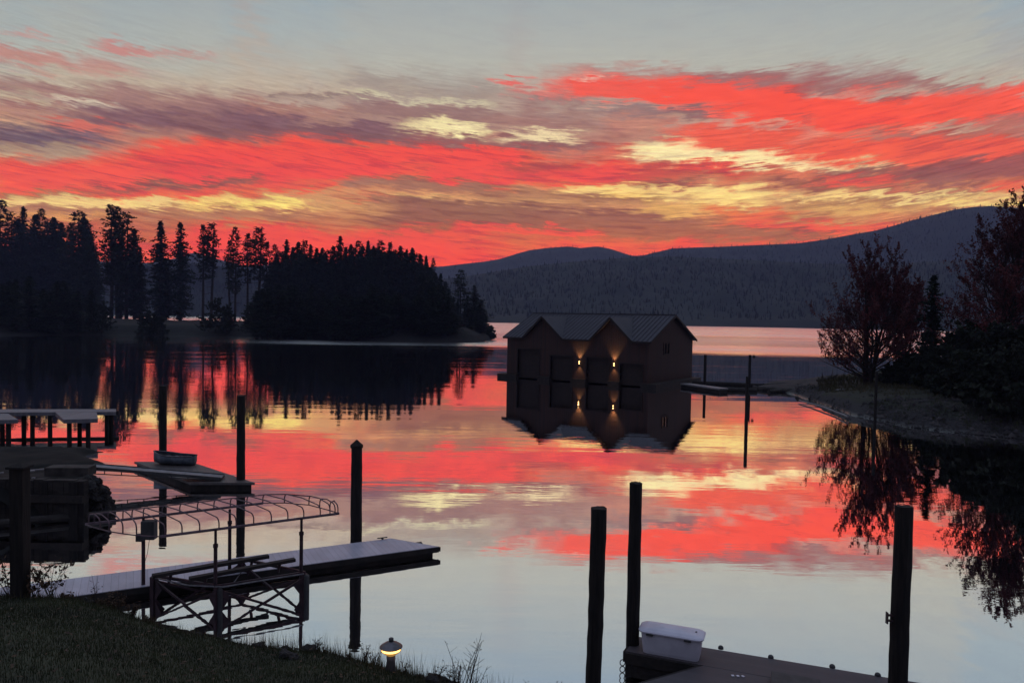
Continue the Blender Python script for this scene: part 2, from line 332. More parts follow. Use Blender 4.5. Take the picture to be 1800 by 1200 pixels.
# ---------------------------------------------------------------- water
def build_water():
    m = bpy.data.materials.new('lake_water'); m.use_nodes = True; t = NT(m.node_tree); t.n.clear()
    pos = t.new('ShaderNodeNewGeometry').outputs['Position']; x, y, z = t.sep(pos)
    d = t.math('SQRT', t.math('ADD', t.math('MULTIPLY', x, x), t.math('MULTIPLY', y, y)))
    big = t.noise(t.xyz(t.math('MULTIPLY', x, .012), t.math('MULTIPLY', y, .05)), 1, 3, .6, '2D')
    dd = t.math('ADD', d, t.math('MULTIPLY', t.math('SUBTRACT', big, .5), 46))
    far = t.rng(dd, 138, 166, smooth=True)
    pat = t.noise(t.xyz(t.math('MULTIPLY', x, .006), t.math('MULTIPLY', y, .018)), 1, 3, .6, '2D')
    far = t.math('MULTIPLY', far, t.math('MAXIMUM', t.rng(t.math('DIVIDE', x, d), -.40, -.28, 0., 1., smooth=True), t.rng(d, 240, 300, smooth=True)))
    rough = t.math('ADD', t.math('MULTIPLY', far, t.rng(pat, .35, .65, .16, .22)), t.rng(d, 35, 130, .012, .05))
    # a light breeze lane right of the island
    lane = t.noise(t.xyz(t.math('MULTIPLY', x, .03), t.math('MULTIPLY', y, .22)), 1, 4, .65, '2D')
    mid = t.math('MULTIPLY', t.rng(lane, .52, .68, smooth=True), t.rng(d, 60, 110, 0, 1))
    h1 = t.noise(t.xyz(t.math('MULTIPLY', x, .35), t.math('MULTIPLY', y, 1.5)), 1, 3, .5, '2D')
    h2 = t.noise(t.xyz(t.math('MULTIPLY', x, .06), t.math('MULTIPLY', y, .30)), 1, 2, .5, '2D')
    h3 = t.noise(t.xyz(t.math('MULTIPLY', x, .9), t.math('MULTIPLY', y, 2.6)), 1, 3, .6, '2D')
    gust = t.noise(t.xyz(t.math('MULTIPLY', x, .02), t.math('MULTIPLY', y, .16)), 1, 2, .5, '2D')
    gm = t.rng(gust, .40, .66, .25, 1.3, smooth=True)
    ht = t.math('MULTIPLY', t.math('ADD', t.math('MULTIPLY', h1, .0036), t.math('MULTIPLY', h2, .0045)), gm)
    ht = t.math('ADD', ht, t.math('MULTIPLY', h3, t.math('ADD', t.math('MULTIPLY', mid, .012), t.math('MULTIPLY', far, .012))))
    bn = t.new('ShaderNodeBump'); bn.inputs['Strength'].default_value = 1; bn.inputs['Distance'].default_value = 1; t.put(bn.inputs['Height'], ht)
    # far wave normals tilted toward this shore to mirror higher, brighter sky
    sn = t.noise(t.xyz(t.math('MULTIPLY', x, .004), t.math('MULTIPLY', y, .03)), 1, 4, .7, '2D')
    streak = t.math('MULTIPLY', t.rng(t.math('MULTIPLY_ADD', sn, 110, d), 235, 262, smooth=True), t.rng(t.math('MULTIPLY_ADD', sn, 160, d), 380, 345, smooth=True))
    side = t.math('MAXIMUM', t.rng(t.math('DIVIDE', x, d), -.14, -.03, .42, 1.), t.rng(d, 240, 300, smooth=True))
    lean = t.math('MULTIPLY', t.math('MULTIPLY', far, side), t.math('MULTIPLY_ADD', streak, -.065, .088))
    va = t.new('ShaderNodeVectorMath', operation='SUBTRACT'); t.l.new(bn.outputs[0], va.inputs[0]); t.put(va.inputs[1], t.xyz(0., lean, 0.))
    vn = t.new('ShaderNodeVectorMath', operation='NORMALIZE'); t.l.new(va.outputs[0], vn.inputs[0])
    gl = t.new('ShaderNodeBsdfGlossy'); gl.distribution = 'MULTI_GGX'; gl.inputs[0].default_value = (.98,.98,.985,1); t.put(gl.inputs['Roughness'], t.math('ADD', rough, t.math('MULTIPLY', mid, .02)))
    t.l.new(vn.outputs[0], gl.inputs['Normal'])
    df = t.new('ShaderNodeBsdfDiffuse'); df.inputs[0].default_value = (.012,.016,.022,1)
    lw = t.new('ShaderNodeLayerWeight'); lw.inputs[0].default_value = .5
    mx = t.new('ShaderNodeMixShader'); t.put(mx.inputs[0], t.rng(lw.outputs['Facing'], 0, .6, .7, 1.0, smooth=True))
    t.l.new(df.outputs[0], mx.inputs[1]); t.l.new(gl.outputs[0], mx.inputs[2])
    o = t.new('ShaderNodeOutputMaterial'); t.l.new(mx.outputs[0], o.inputs[0])
    b = 2700
    tag(pydata('lake_water', [(-b,-b,0),(b,-b,0),(b,b,0),(-b,b,0)], [(0,1,2,3)], m), kind='structure')
build_water()

# ---------------------------------------------------------------- hills across the lake
def fb(x, y, s, o=4):
    return mnoise.fractal(Vector((x*s, y*s, 3.1)), 1.0, 2.0, o)
def ridge_mesh(name, prof, dist, shore, px0, px1, step, rows=16, amp=.06, mt=None):
    P = sorted(prof); V = []; Fc = []; xs = np.arange(px0, px1+1, step); top = {}
    for px in xs:
        yt = np.interp(px, [p[0] for p in P], [p[1] for p in P])
        dr = ray(px, yt); hd = math.hypot(dr.x, dr.y)
        ux, uy = dr.x/hd, dr.y/hd
        zt = 6.4 + dist*dr.z/hd
        ds = shore(px)
        for j in range(rows+5):
            if j <= rows:
                t = j/rows; d = ds+(dist-ds)*t
                z = zt*(t**.85*.55+.45*t*t)*1.0
                X, Y = ux*d, uy*d
                z += zt*amp*fb(X, Y, .0045)*t*(1-t)*5 + (1-t)*t*4*zt*.04*fb(X, Y, .02)
                if j == 0: z = -1.5
                elif z < .6: z = .6
            else:
                t = (j-rows)/4.; d = dist+240*t; z = zt*(1-t)-1*t; X, Y = ux*d, uy*d
            V.append((X, Y, z))
    n = rows+5
    for i in range(len(xs)-1):
        for j in range(n-1): Fc.append((i*n+j, (i+1)*n+j, (i+1)*n+j+1, i*n+j+1))
    o = pydata(name, V, Fc, mt, smooth=True); tag(o, kind='structure'); return V, n, len(xs)
MAT['forest'] = mat('forested_slope', (.018,.022,.018), (.008,.010,.009), .02, 1., 0)
FRONT = [(-500,500),(0,478),(185,470),(260,466),(340,462),(430,474),(600,486),(780,490),(830,484),(880,476),(930,468),(1000,461),(1060,456),(1120,452),(1180,451),(1300,456),(1450,464),(1600,462),(1800,452),(2300,450)]
MIDR = [(700,560),(860,520),(1000,475),(1060,460),(1100,451),(1130,449),(1180,437),(1220,435),(1260,434),(1300,432),(1400,428),(1450,421),(1500,412),(1540,405),(1570,397),(1600,388),(1640,378),(1680,368),(1710,364),(1740,362),(1800,366),(1900,385),(2100,420),(2400,470)]
FARR = [(-500,430),(-200,446),(0,452),(100,457),(260,462),(310,454),(330,447),(345,443),(370,452),(430,468),(500,464),(700,472),(780,468),(830,462),(850,460),(880,455),(905,447),(930,440),(960,436),(1000,433),(1020,436),(1050,433),(1075,438),(1105,448),(1180,462),(1400,470)]
f_far = ridge_mesh('far_hills', FARR, 2250, lambda p: 1500, -500, 1400, 8, 14, .05, MAT['forest'])
f_mid = ridge_mesh('mountain', MIDR, 1950, lambda p: 1250, 700, 2400, 8, 14, .05, MAT['forest'])
f_fr = ridge_mesh('near_hills', FRONT, 1150, lambda p: float(np.interp(p, [-500,400,640,860,1460,2300], [1010,1010,900,690,725,760]))-20*math.sin(p*.013), -500, 2300, 7, 16, .10, MAT['forest'])
def hill_trees(name, data, n, hmin, hmax, jlo, jhi, seed, label):
    V, nr, nc = data; A = np.array(V).reshape(nc, nr, 3); rs = np.random.RandomState(seed); out = []
    ii = rs.uniform(0, nc-1.01, n); jj = jlo+(jhi-jlo)*rs.uniform(0, 1, n)**.8
    i0 = ii.astype(int); j0 = jj.astype(int); fi = (ii-i0)[:, None]; fj = (jj-j0)[:, None]
    P = (A[i0,j0]*(1-fi)+A[i0+1,j0]*fi)*(1-fj)+(A[i0,j0+1]*(1-fi)+A[i0+1,j0+1]*fi)*fj
    hh = rs.uniform(hmin, hmax, n)*rs.uniform(.6, 1.2, n); rr = hh*rs.uniform(.13, .26, n); a0 = rs.uniform(0, 6.28, n)
    for k in range(4):
        t0 = a0+k*math.pi/2; t1 = t0+math.pi/2
        for zlo, zhi, q in ((-.1, .62, 1.), (.35, 1., .62)):
            p0 = P+np.stack([rr*q*np.cos(t0), rr*q*np.sin(t0), hh*zlo], -1); p1 = P+np.stack([rr*q*np.cos(t1), rr*q*np.sin(t1), hh*zlo], -1)
            p2 = P+np.stack([0*hh, 0*hh, hh*zhi], -1); out.append(np.stack([p0, p1, p2], 1))
    o = quick(name, np.concatenate(out), 3, MAT['forest']); tag(o, label, 'forest', kind='stuff')
hill_trees('near_forest', f_fr, 12000, 3, 6.5, 1.5, 16.9, 1, 'dark evergreen forest covering the low hill across the lake')
hill_trees('mountain_forest', f_mid, 9000, 4, 8, 5, 14.9, 2, 'evergreen forest along the big mountain ridge behind the right hand shore')
hill_trees('far_forest', f_far, 5000, 4, 8, 8, 14.9, 3, 'faint evergreen forest on the farthest blue hills')

# ---------------------------------------------------------------- land strips
def strip(name, rows_def, nrows, matl, seed=0, namp=.3, step=1):
    """rows_def: list of (px, d_near, d_far, height); cross section rises from water and falls again"""
    V = []; Fc = []; P = rows_def; xs = np.linspace(P[0][0], P[-1][0], step)
    for px in xs:
        dn, df, h = [float(np.interp(px, [p[0] for p in P], [p[k] for p in P])) for k in (1, 2, 3)]
        a = math.atan2((px-W/2), F)
        for j in range(nrows):
            t = j/(nrows-1); d = dn+(df-dn)*t; Y = d; X = (px-W/2)/F*Y*1.0
            e = min(1, t*(df-dn)/(h*4+1.2)); e2 = min(1, (1-t)*(df-dn)/(h*2+.5)); e = e*e*(3-2*e); e2 = e2*e2*(3-2*e2)
            nz = fb(X+seed, Y, .35)*namp*.5+fb(X+seed, Y, .06)*namp
            z = -.35 + (h+.35)*e*e2 + nz*e*e2
            X += fb(X, Y+50, .2)*.5*(1-e); Y += fb(X+90, Y, .12)*min(1.2, (df-dn)*.08)*(1-e)
            V.append((X, Y, z))
    n = nrows
    for i in range(len(xs)-1):
        for j in range(n-1): Fc.append((i*n+j, (i+1)*n+j, (i+1)*n+j+1, i*n+j+1))
    o = pydata(name, V, Fc, matl, smooth=True); tag(o, kind='structure'); return o
MAT['shoreland'] = mat('dark_shore', (.011,.0105,.009), (.005,.005,.0045), .6, 1., .5, space='Object')
LEFTS = [(-700,150,470,14),(-300,158,470,13),(0,168,450,12),(120,180,420,8),(165,185,360,4),(200,188,312,3.0),(300,190,302,2.5),(430,184,302,2.7),(470,180,315,3.4),(560,173,330,4),(700,168,325,4.2),(790,168,300,3.4),(825,172,268,2.6),(845,176,246,2.0),(862,196,226,1.0),(870,204,214,-.2)]
strip('peninsula', LEFTS, 40, MAT['shoreland'], 0, .6, 150)
def strip_z(defn, px, d):
    dn, df, h = [float(np.interp(px, [p[0] for p in defn], [p[k] for p in defn])) for k in (1, 2, 3)]
    t = max(0, min(1, (d-dn)/(df-dn))); e = min(1, t*(df-dn)/(h*4+1.2)); e2 = min(1, (1-t)*(df-dn)/(h*2+.5)); e = e*e*(3-2*e); e2 = e2*e2*(3-2*e2)
    return -.35+(h+.35)*e*e2

# ---------------------------------------------------------------- conifers
def conifer_mesh(seed, base, wid, dens, shape, gap, H=24.):
    rs = np.random.RandomState(seed); C = []; lv = np.linspace(0, 1, int(62*dens))
    lump = rs.uniform(.7, 1.25, 12)
    for t in lv:
        z = base*H+(1-base)*H*t
        if rs.rand() < gap and t < .93: continue
        if shape == 'fir': r = wid*(min(1, (1-t)*3.)**.55*.95*(1-.30*t)+.03)*min(1, .55+t*3)*rs.uniform(.75, 1.2)
        else: r = wid*(math.sin(math.pi*min(1, (1-t)*.66+.05))**.7)*(.7 if t < .25 else 1)
        r *= np.interp(t*11, range(12), lump)*rs.uniform(.75, 1.15)
        nb = rs.randint(5, 9)
        for k in range(nb):
            a = rs.uniform(0, 6.283); L = r*rs.uniform(.55, 1.15); m = max(2, int(L/.42))
            dz = -.30*L if shape == 'fir' else .12*L
            for q in range(m):
                f = (q+.6)/m
                if shape == 'pine' and f < .35: continue
                c = np.array([math.cos(a)*L*f, math.sin(a)*L*f, z+dz*f+rs.normal(0, .12)])
                for w in range(3):
                    s = rs.uniform(.26, .62)*(1.15-.4*f)
                    d1 = rs.normal(0, 1, 3); d1[2] *= .45; d1 /= np.linalg.norm(d1); d2 = rs.normal(0, 1, 3); d2[2] *= .6; d2 /= np.linalg.norm(d2)
                    C.append([c+rs.normal(0, .14, 3)+d1*s, c-d1*s*.6+d2*s*.55, c-d2*s*.6])
    # top tuft
    for w in range(26):
        c = np.array([rs.normal(0, .16), rs.normal(0, .16), H*(1-.035*rs.rand()*2)+.1]); d1 = rs.normal(0, 1, 3); d1 /= np.linalg.norm(d1); d2 = rs.normal(0, 1, 3); d2 /= np.linalg.norm(d2)
        C.append([c+d1*.35, c-d1*.2+d2*.22, c-d2*.25])
    return np.array(C)
def trunk_mesh(seed, base, wid, H=24., r0=.34):
    rs = random.Random(seed); m = MB(); x = y = 0; pts = []; rad = []
    for i in range(9):
        t = i/8; pts.append((x, y, t*H*.97)); rad.append(r0*(1-t)**.8+.03); x += rs.uniform(-.12, .12); y += rs.uniform(-.12, .12)
    pts[0] = (0, 0, -1.2); m.tube(pts, rad, 7)
    for i in range(26):
        t = rs.uniform(max(.12, base*.6), .9); a = rs.uniform(0, 6.28); L = wid*(1-t)*rs.uniform(.4, 1.0)+.3
        m.tube([(0, 0, t*H), (math.cos(a)*L, math.sin(a)*L, t*H+L*rs.uniform(-.25, .1))], [.06*(1.2-t)+.02, .015], 4, False)
    return m
def make_conifer(nm, seed, base, wid, dens, shape, gap, nmat):
    root = empty(nm); trunk_mesh(seed, base, wid).build('trunk', MAT['bark'], root, True)
    quick('crown', conifer_mesh(seed, base, wid, dens, shape, gap), 3, MAT[nmat], root); return root
def copy_tree(o, parent=None):
    c = o.copy(); col.objects.link(c); c.parent = parent
    for ch in o.children: copy_tree(ch, c)
    return c
PROTO = {'fir': [], 'pine': [], 'tall': []}
used = set()
for i in range(4): PROTO['fir'].append(make_conifer('fir_tree', 11+i, .03, [3.1,3.5,2.8,3.7][i], 1.25, 'fir', .03, 'needles'))
for i in range(3): PROTO['pine'].append(make_conifer('pine_tree', 31+i, .30, [3.0,2.6,3.3][i], 1.0, 'pine', .12, 'needles2'))
for i in range(3): PROTO['tall'].append(make_conifer('pine_tree', 51+i, .44, [2.2,2.5,2.0][i], .95, 'pine', .18, 'needles2'))
def conifer(kind, v, px, ytip, d, label, group=None, sx=1., defn=LEFTS, cat=None):
    p = PROTO[kind][v % len(PROTO[kind])]
    if ytip < 482 or (px > 800 and ytip < 556): d = float(np.interp(px, [-200,100,165,195,260,780,805,860], [395,385,330,292,287,285,250,214]))+(d-196)*.6
    o = copy_tree(p) if p.name in used else p; used.add(p.name)
    tip = atd(px, ytip, d); zg = max(.1, strip_z(defn, px, d)); hgt = max(3., tip.z-zg); s = hgt/24.
    s_ = sx*(.35+.65*s) if s < 1 else sx*s
    o.location = (tip.x, tip.y, zg); o.rotation_euler = (0, 0, rnd.uniform(0, 6.28)); o.scale = (s_, s_, s)
    tag(o, label, cat or ('fir tree' if kind == 'fir' else 'pine tree'), group); return o
gL = 'conifers massed along the left shore'
tl = 'dark conifer packed into the dense wood at the far left shore'
for i, (x, y) in enumerate([(3,354),(-24,372),(-60,360),(17,378),(32,386),(62,379),(84,392),(95,384),(108,393),(125,394),(155,402),(148,384)]):
    conifer('fir' if i % 3 else 'pine', i, x, y, rnd.uniform(188, 215), tl, gL, 1.45)
conifer('fir', 1, 41, 365, 196, 'narrow pointed fir topping the left wood, second tall tip from the picture edge', sx=1.1)
conifer('pine', 0, 73, 369, 192, 'rounded bushy pine top in the left wood between two pointed firs', sx=1.1)
conifer('pine', 2, 138, 372, 194, 'tall shaggy pine at the right end of the left wood', sx=1.25)
conifer('fir', 3, 160, 418, 190, 'lower fir sloping down at the right edge of the left wood', sx=1.2)
for i in range(34):
    x = rnd.uniform(-140, 168); conifer('fir', i, x, rnd.uniform(400, 450)+max(0, x-120)*.5, rnd.uniform(178, 240) if x < 60 else rnd.uniform(186, 225), tl, gL, rnd.uniform(1.1, 1.5))
for i in range(26):
    x = -140+i*12; conifer('fir', i, x, rnd.uniform(470, 520), rnd.uniform(176, 190) if x < 100 else rnd.uniform(186, 196), tl, gL, rnd.uniform(1.3, 1.9))
ind = [('pine',1,195,362,199,'tallest sparse pine of the clump left of the shore gap, leaning branches to the left',1.15),
 ('pine',0,206,366,202,'bushy pine pressed against the tallest pine in the left clump',1.1),
 ('pine',2,222,375,197,'broad pine on the right side of the left clump',1.2),
 ('fir',1,236,404,200,'short dark fir hiding the foot of the left pine clump on its right',1.2),
 ('fir',0,212,420,196,'dark low fir filling the middle of the left pine clump',1.1),
 ('fir',2,246,436,203,'lowest fir at the right foot of the left pine clump',1.1),
 ('fir',2,282,391,198,'narrow dense fir standing alone right of the left clump',1.4),
 ('fir',1,317,393,196,'dense straight fir right beside the open shore gap',1.15),
 ('fir',3,292,455,202,'small fir leaning in behind the two narrow firs',1.1),
 ('tall',0,357,397,199,'bare trunked pine with small crown left of the hillside light',1.0),
 ('tall',1,371,394,202,'slim bare trunked pine in front of the hillside light',1.1),
 ('pine',0,413,401,197,'full crowned pine with a long double trunk over the shore gap',.95),
 ('tall',2,404,424,205,'thin pale pine tucked behind the double trunked pine',1.0),
 ('tall',0,436,412,203,'thin see-through pine next to the wooded island mass',1.0),
 ('tall',1,454,401,199,'tall open pine at the left edge of the island wood',1.25),
 ('pine',1,470,426,196,'lower rounded pine just right of the tall open pine',.9)]
for k, v, x, y, d, lab, sx in ind: conifer(k, v, x, y, d, lab, None, sx)
gI = 'conifers massed on the wooded island point'
ti = 'dark conifer packed into the big rounded wood left of the boathouse'
tips = [(483,431),(504,423),(515,436),(525,427),(536,424),(546,431),(557,438),(567,437),(578,440),(586,434),(608,436),(617,431),(630,425),(638,434),(647,425),(657,434),(694,440),(704,434),(715,440),(725,437),(733,446),(739,448),(749,451),(757,470)]
for i, (x, y) in enumerate(tips): conifer('fir' if i % 4 else 'pine', i, x, y, rnd.uniform(184, 208), ti, gI, rnd.uniform(1.0, 1.35))
conifer('fir', 0, 598, 417, 190, 'highest pointed conifer rising above the middle of the big rounded wood', sx=1.15)
conifer('pine', 2, 669, 424, 192, 'round headed dark pine poking above the right half of the big wood', sx=1.)
conifer('pine', 1, 686, 427, 194, 'second round headed pine beside the round topped one in the big wood', sx=1.)
conifer('pine', 0, 762, 455, 190, 'scraggy last tip on the right shoulder of the big wood', sx=.8)
conifer('fir', 2, 775, 482, 192, 'lower fir where the big wood steps down to the right', sx=1.1)
conifer('pine', 2, 811, 474, 193, 'separate rounded conifer standing apart right of the big wood', sx=1.05)
conifer('fir', 1, 834, 502, 194, 'fir beside the separate conifer near the island tip', sx=1.2)
conifer('fir', 3, 845, 528, 198, 'small fir next to last on the island tip', sx=1.5)
conifer('fir', 0, 853, 552, 201, 'smallest conifer at the very tip of the island', sx=1.6)
for i in range(74):
    x = 478+i*4.05; top = 10+ float(np.interp(x, [470,500,540,600,680,725,750,765,780], [446,434,432,430,431,440,456,474,492]))
    conifer('pine' if i % 4 == 0 else 'fir', i, x, top+rnd.choice((rnd.uniform(-4, 6), rnd.uniform(8, 26))), rnd.uniform(180, 212), ti, gI, rnd.uniform(1.0, 1.6))
for i in range(42):
    x = 452+i*9.6; conifer('fir', i, x, rnd.uniform(500, 545) if x < 790 else rnd.uniform(535, 565), rnd.uniform(174, 184) if x < 800 else rnd.uniform(182, 196), ti, gI, rnd.uniform(1.4, 2.2))

for i, (x, y, d) in enumerate([(783,496,262),(789,508,240),(797,522,228),(804,530,222),(822,520,226),(829,540,210),(838,552,206),(849,566,204),(778,506,250)]):
    tz = atd(x, y, d); z_ = max(.3, strip_z(LEFTS, x, d)); o = copy_tree(PROTO['fir'][i % 4]); k_ = (tz.z-z_)/24; o.location = (tz.x, tz.y, z_); o.scale = (k_*1.9, k_*1.9, k_); o.rotation_euler = (0,0,i*1.3)
    tag(o, 'low fir filling the slope between the big rounded wood and the island tip', 'fir tree', 'low firs along the island slope to the tip')
# ---------------------------------------------------------------- broadleaf shrubs and trees
def grow(seed, H, spread, stems, leafn, leafs, low=.1, up=.8, twig=5, rbase=.2, lean=0., hang=0.):
    rs = random.Random(seed); wood = MB(); tips = []
    def branch(p, d, L, r, depth):
        n = 5; pts = [p]; rad = [r]; q = Vector(p); dd = Vector(d)
        for i in range(n):
            dd = (dd + Vector((rs.uniform(-.12,.12), rs.uniform(-.12,.12), (up-.5)*.10-hang*i*.1))).normalized()
            q = q + dd*L/n; pts.append(q.copy()); rad.append(max(.006*H/10, r*(1-.8*(i+1)/n)))
            if depth >= 1: tips.append((q.copy(), L/n))
        wood.tube(pts, rad, 5 if depth < 2 else 3, False)
        if depth < 3:
            k = [14, twig, 4][depth]
            for i in range(k):
                t = rs.uniform(.22 if depth else low, 1.); idx = min(n-1, int(t*n)); b = pts[idx].lerp(pts[idx+1], t*n-idx)
                a = rs.uniform(0, 6.283); fl = Vector((math.cos(a), math.sin(a), 0)); base = (pts[idx+1]-pts[idx]).normalized()
                nd = (base*((.30+.55*t) if depth == 0 else .75) + fl*rs.uniform(.55, .95)*spread*(2.5-1.9*t if depth == 0 else 1) + Vector((0,0,up*.35*(min(1, .15+t*1.6) if depth == 0 else 1)-hang))).normalized()
                branch(b, nd, L*rs.uniform(.36, .58)*(1.15-.55*t if depth == 0 else 1.05-.3*t), rad[idx]*.5, depth+1)
    for s in range(stems):
        a = rs.uniform(0, 6.283); off = Vector((math.cos(a), math.sin(a), 0))*(.05 if stems == 1 else .28)*H/10
        branch(off, Vector((math.cos(a)*.16*spread+lean, math.sin(a)*.16*spread, 1)).normalized(), H*rs.uniform(.8, 1.) if s else H, rbase*(1 if s == 0 else .7), 0)
    r2 = np.random.RandomState(seed); T = np.array([list(t[0]) for t in tips]); sc = np.array([t[1] for t in tips])
    keep = T[:, 2] > low*H*.7; T = T[keep]; sc = sc[keep]
    idx = r2.randint(0, len(T), leafn); C = T[idx]+r2.normal(0, 1, (leafn, 3))*(sc[idx][:, None]*.38)
    d1 = r2.normal(0, 1, (leafn, 3)); d1 /= np.linalg.norm(d1, axis=1)[:, None]; d2 = r2.normal(0, 1, (leafn, 3)); d2 -= d1*(d1*d2).sum(1)[:, None]; d2 /= np.linalg.norm(d2, axis=1)[:, None]
    s = (leafs*r2.uniform(.6, 1.3, leafn))[:, None]
    Q = np.stack([C-d1*s, C-d2*s*.5, C+d1*s, C+d2*s*.5], 1)
    return wood, Q
def leafy(name, label, cat, loc, lm, group=None, **kw):
    root = empty(name, loc); w, Q = grow(**kw); w.build('trunk', MAT['bark'], root, True); quick('crown', Q, 4, MAT[lm], root)
    return tag(root, label, cat, group)

# ---------------------------------------------------------------- right shore
MAT['beach'] = None
def beachmat():
    m = bpy.data.materials.new('gravel_and_turf'); m.use_nodes = True; t = NT(m.node_tree); b = t.n['Principled BSDF']
    p = t.new('ShaderNodeNewGeometry').outputs['Position']; x, y, z = t.sep(p)
    n = t.noise(p, .5, 5, .65); n2 = t.noise(p, 9, 4, .7)
    f = t.rng(t.math('ADD', z, t.math('MULTIPLY', t.math('SUBTRACT', n, .5), .9)), .55, .85, smooth=True)
    gr = t.mix(n2, (.032,.029,.031), (.012,.011,.012)); tf = t.mix(n2, (.022,.027,.012), (.009,.011,.006))
    wet = t.rng(z, .02, .16, smooth=True)
    t.put(b.inputs['Base Color'], t.mix(wet, (.012,.011,.012), t.mix(f, gr, tf))); t.put(b.inputs['Roughness'], t.rng(z, .02, .2, .25, .95))
    bn = t.new('ShaderNodeBump'); bn.inputs['Strength'].default_value = .8; bn.inputs['Distance'].default_value = .05; t.put(bn.inputs['Height'], n2); t.l.new(bn.outputs[0], b.inputs['Normal'])
    return m
MAT['beach'] = beachmat()
RIGHTS = [(1318,70,73,-.1),(1360,67.5,76,.25),(1400,63,79,.35),(1440,57,81,.55),(1500,49.5,82,.85),(1600,43.5,88,1.15),(1700,41,105,1.4),(1800,39,115,1.7),(2000,36,125,2.2),(2400,32,130,3)]
strip('spit', RIGHTS, 40, MAT['beach'], 40, .22, 170)
rs = np.random.RandomState(5)
def tufts(name, pts, hts, w, mt, label, cat='grass', n=9, lean=.5):
    P = []
    for (x, y, z), h in zip(pts, hts):
        for k in range(n):
            a = rs.uniform(0, 6.28); r = rs.uniform(0, .5)*h; bx, by = x+math.cos(a)*r*.5, y+math.sin(a)*r*.5
            hh = h*rs.uniform(.5, 1.1); tx, ty = bx+math.cos(a)*lean*hh*rs.uniform(.2, 1), by+math.sin(a)*lean*hh*rs.uniform(.2, 1)
            c, s = -math.sin(a)*w/2, math.cos(a)*w/2
            P.append([(bx-c, by-s, z-.03), (bx+c, by+s, z-.03), (tx, ty, z+hh)])
    o = quick(name, np.array(P), 3, mt); tag(o, label, cat, kind='stuff'); return o
MAT['turf'] = mat('turf_blades', (.050,.060,.024), (.022,.028,.012), 1.4, .85)
MAT['dryturf'] = mat('dry_grass', (.085,.075,.035), (.04,.036,.018), 2, .85)
pts = []
for i in range(5200):
    px = rs.uniform(1440, 2000); dn, df, h = [float(np.interp(px, [p[0] for p in RIGHTS], [p[k] for p in RIGHTS])) for k in (1,2,3)]
    d = rs.uniform(dn+(df-dn)*.20, df-4); z = strip_z(RIGHTS, px, d)
    if z > .5: pts.append(((px-900)/1300*d, d, z-.05))
tufts('shore_grass', pts, rs.uniform(.18, .42, len(pts)), .05, MAT['dryturf'], 'rough grass on the right hand spit behind the gravel beach', n=8)

def at_tree(px, d, defn=RIGHTS): return ((px-900)/1300*d+ .0, d, max(0, strip_z(defn, px, d))-.1)
leafy('maple_tree', 'rounded red autumn tree with upright bare twigs, left of the three shore trees', 'tree', at_tree(1528, 66), 'redleaf', seed=3, H=9.9, spread=.66, stems=7, leafn=42000, leafs=.085, low=.04, up=.95, rbase=.19)
leafy('maple_tree', 'lower reddish tree half hidden between the round autumn tree and dark evergreen', 'tree', at_tree(1592, 68), 'redleaf', seed=8, H=8.0, spread=.68, stems=4, leafn=20000, leafs=.085, low=.08, up=.8, rbase=.16)
leafy('maple_tree', 'tallest red autumn tree at the right picture edge reaching above the mountain', 'tree', at_tree(1775, 57), 'redleaf', seed=21, H=11.5, spread=.78, stems=6, leafn=42000, leafs=.09, low=.10, up=.95, rbase=.24)
leafy('maple_tree', 'red tree mostly cut off by the right picture edge behind dark shrubs', 'tree', at_tree(1862, 60), 'redleaf', seed=33, H=9.8, spread=.7, stems=3, leafn=11000, leafs=.15, low=.2, up=.9, rbase=.24)
o = copy_tree(PROTO['fir'][0]); x, y, z = at_tree(1638, 63); o.location = (x, y, z); o.scale = (.52, .52, .385); o.name = 'evergreen_tree'; tag(o, 'short dark evergreen between the two red autumn trees', 'evergreen')
dk = 'greenleaf'
for i, (px, d, h, sd, lab) in enumerate([(1715,54,7.4,41,'dark dense bush growing against the left side of the tallest red tree'),(1765,50,6.8,42,'dark dense bush standing before the tallest red tree trunk'),
    (1818,47,6.8,43,'dark bush cut by the right picture edge'),(1668,60,6.4,44,'low dark shrub at the right foot of the short evergreen'),(1604,63,4.2,45,'low dark shrub under the half hidden reddish tree'),
    (1572,64,3.2,46,'smallest dark shrub right of the round autumn tree trunk'),(1640,58,4.6,47,'rounded dark shrub in front of the short evergreen'),(1690,50.5,5.0,51,'low dark thicket spilling down to the grass in the middle of the right shore'),(1735,46,5.2,52,'low dark thicket in front of the tall red tree, next to the water side'),(1790,44,5.6,53,'low dark thicket nearest the right picture edge'),(1650,54.5,3.2,54,'small dark clump on the grass before the short evergreen'),(1745,58,7.2,48,'tall dark bush filling the gap behind the dense bushes'),(1700,62,6.8,49,'dark bush behind the left dense bush'),(1870,46,8.5,50,'dark bush mostly outside the right picture edge')]):
    leafy('shrub', lab, 'shrub', at_tree(px, d), dk, 'dark shrubs on the right shore', seed=sd, H=h*.58, spread=1.0, stems=5, leafn=int(5200*min(1.5, h/6)), leafs=.2, low=.02, up=.55, rbase=.07)
# understorey on the peninsula
for i, (px, yt, d, lab) in enumerate([(378,532,192,'round leafy dark green bush in the shore gap below the hillside light'),(398,545,190,'smaller leafy bush beside the long double trunk'),(446,530,186,'leafy bush at the left foot of the island wood'),(178,540,190,'leafy bush at the right foot of the left shore wood'),(258,548,192,'low bush between pine clump and narrow firs'),(278,560,192,'low bush at the feet of the narrow firs'),(862,575,199,'tiny overhanging bush at the island tip')]):
    tip = atd(px, yt, d); z = strip_z(LEFTS, px, d); h = tip.z-z
    leafy('bush', lab, 'bush', (tip.x, tip.y, z-.2), dk, 'bushes along the peninsula shore', seed=70+i, H=h*.95, spread=1.05, stems=4, leafn=2600, leafs=.3, low=.02, up=.5, rbase=.05)
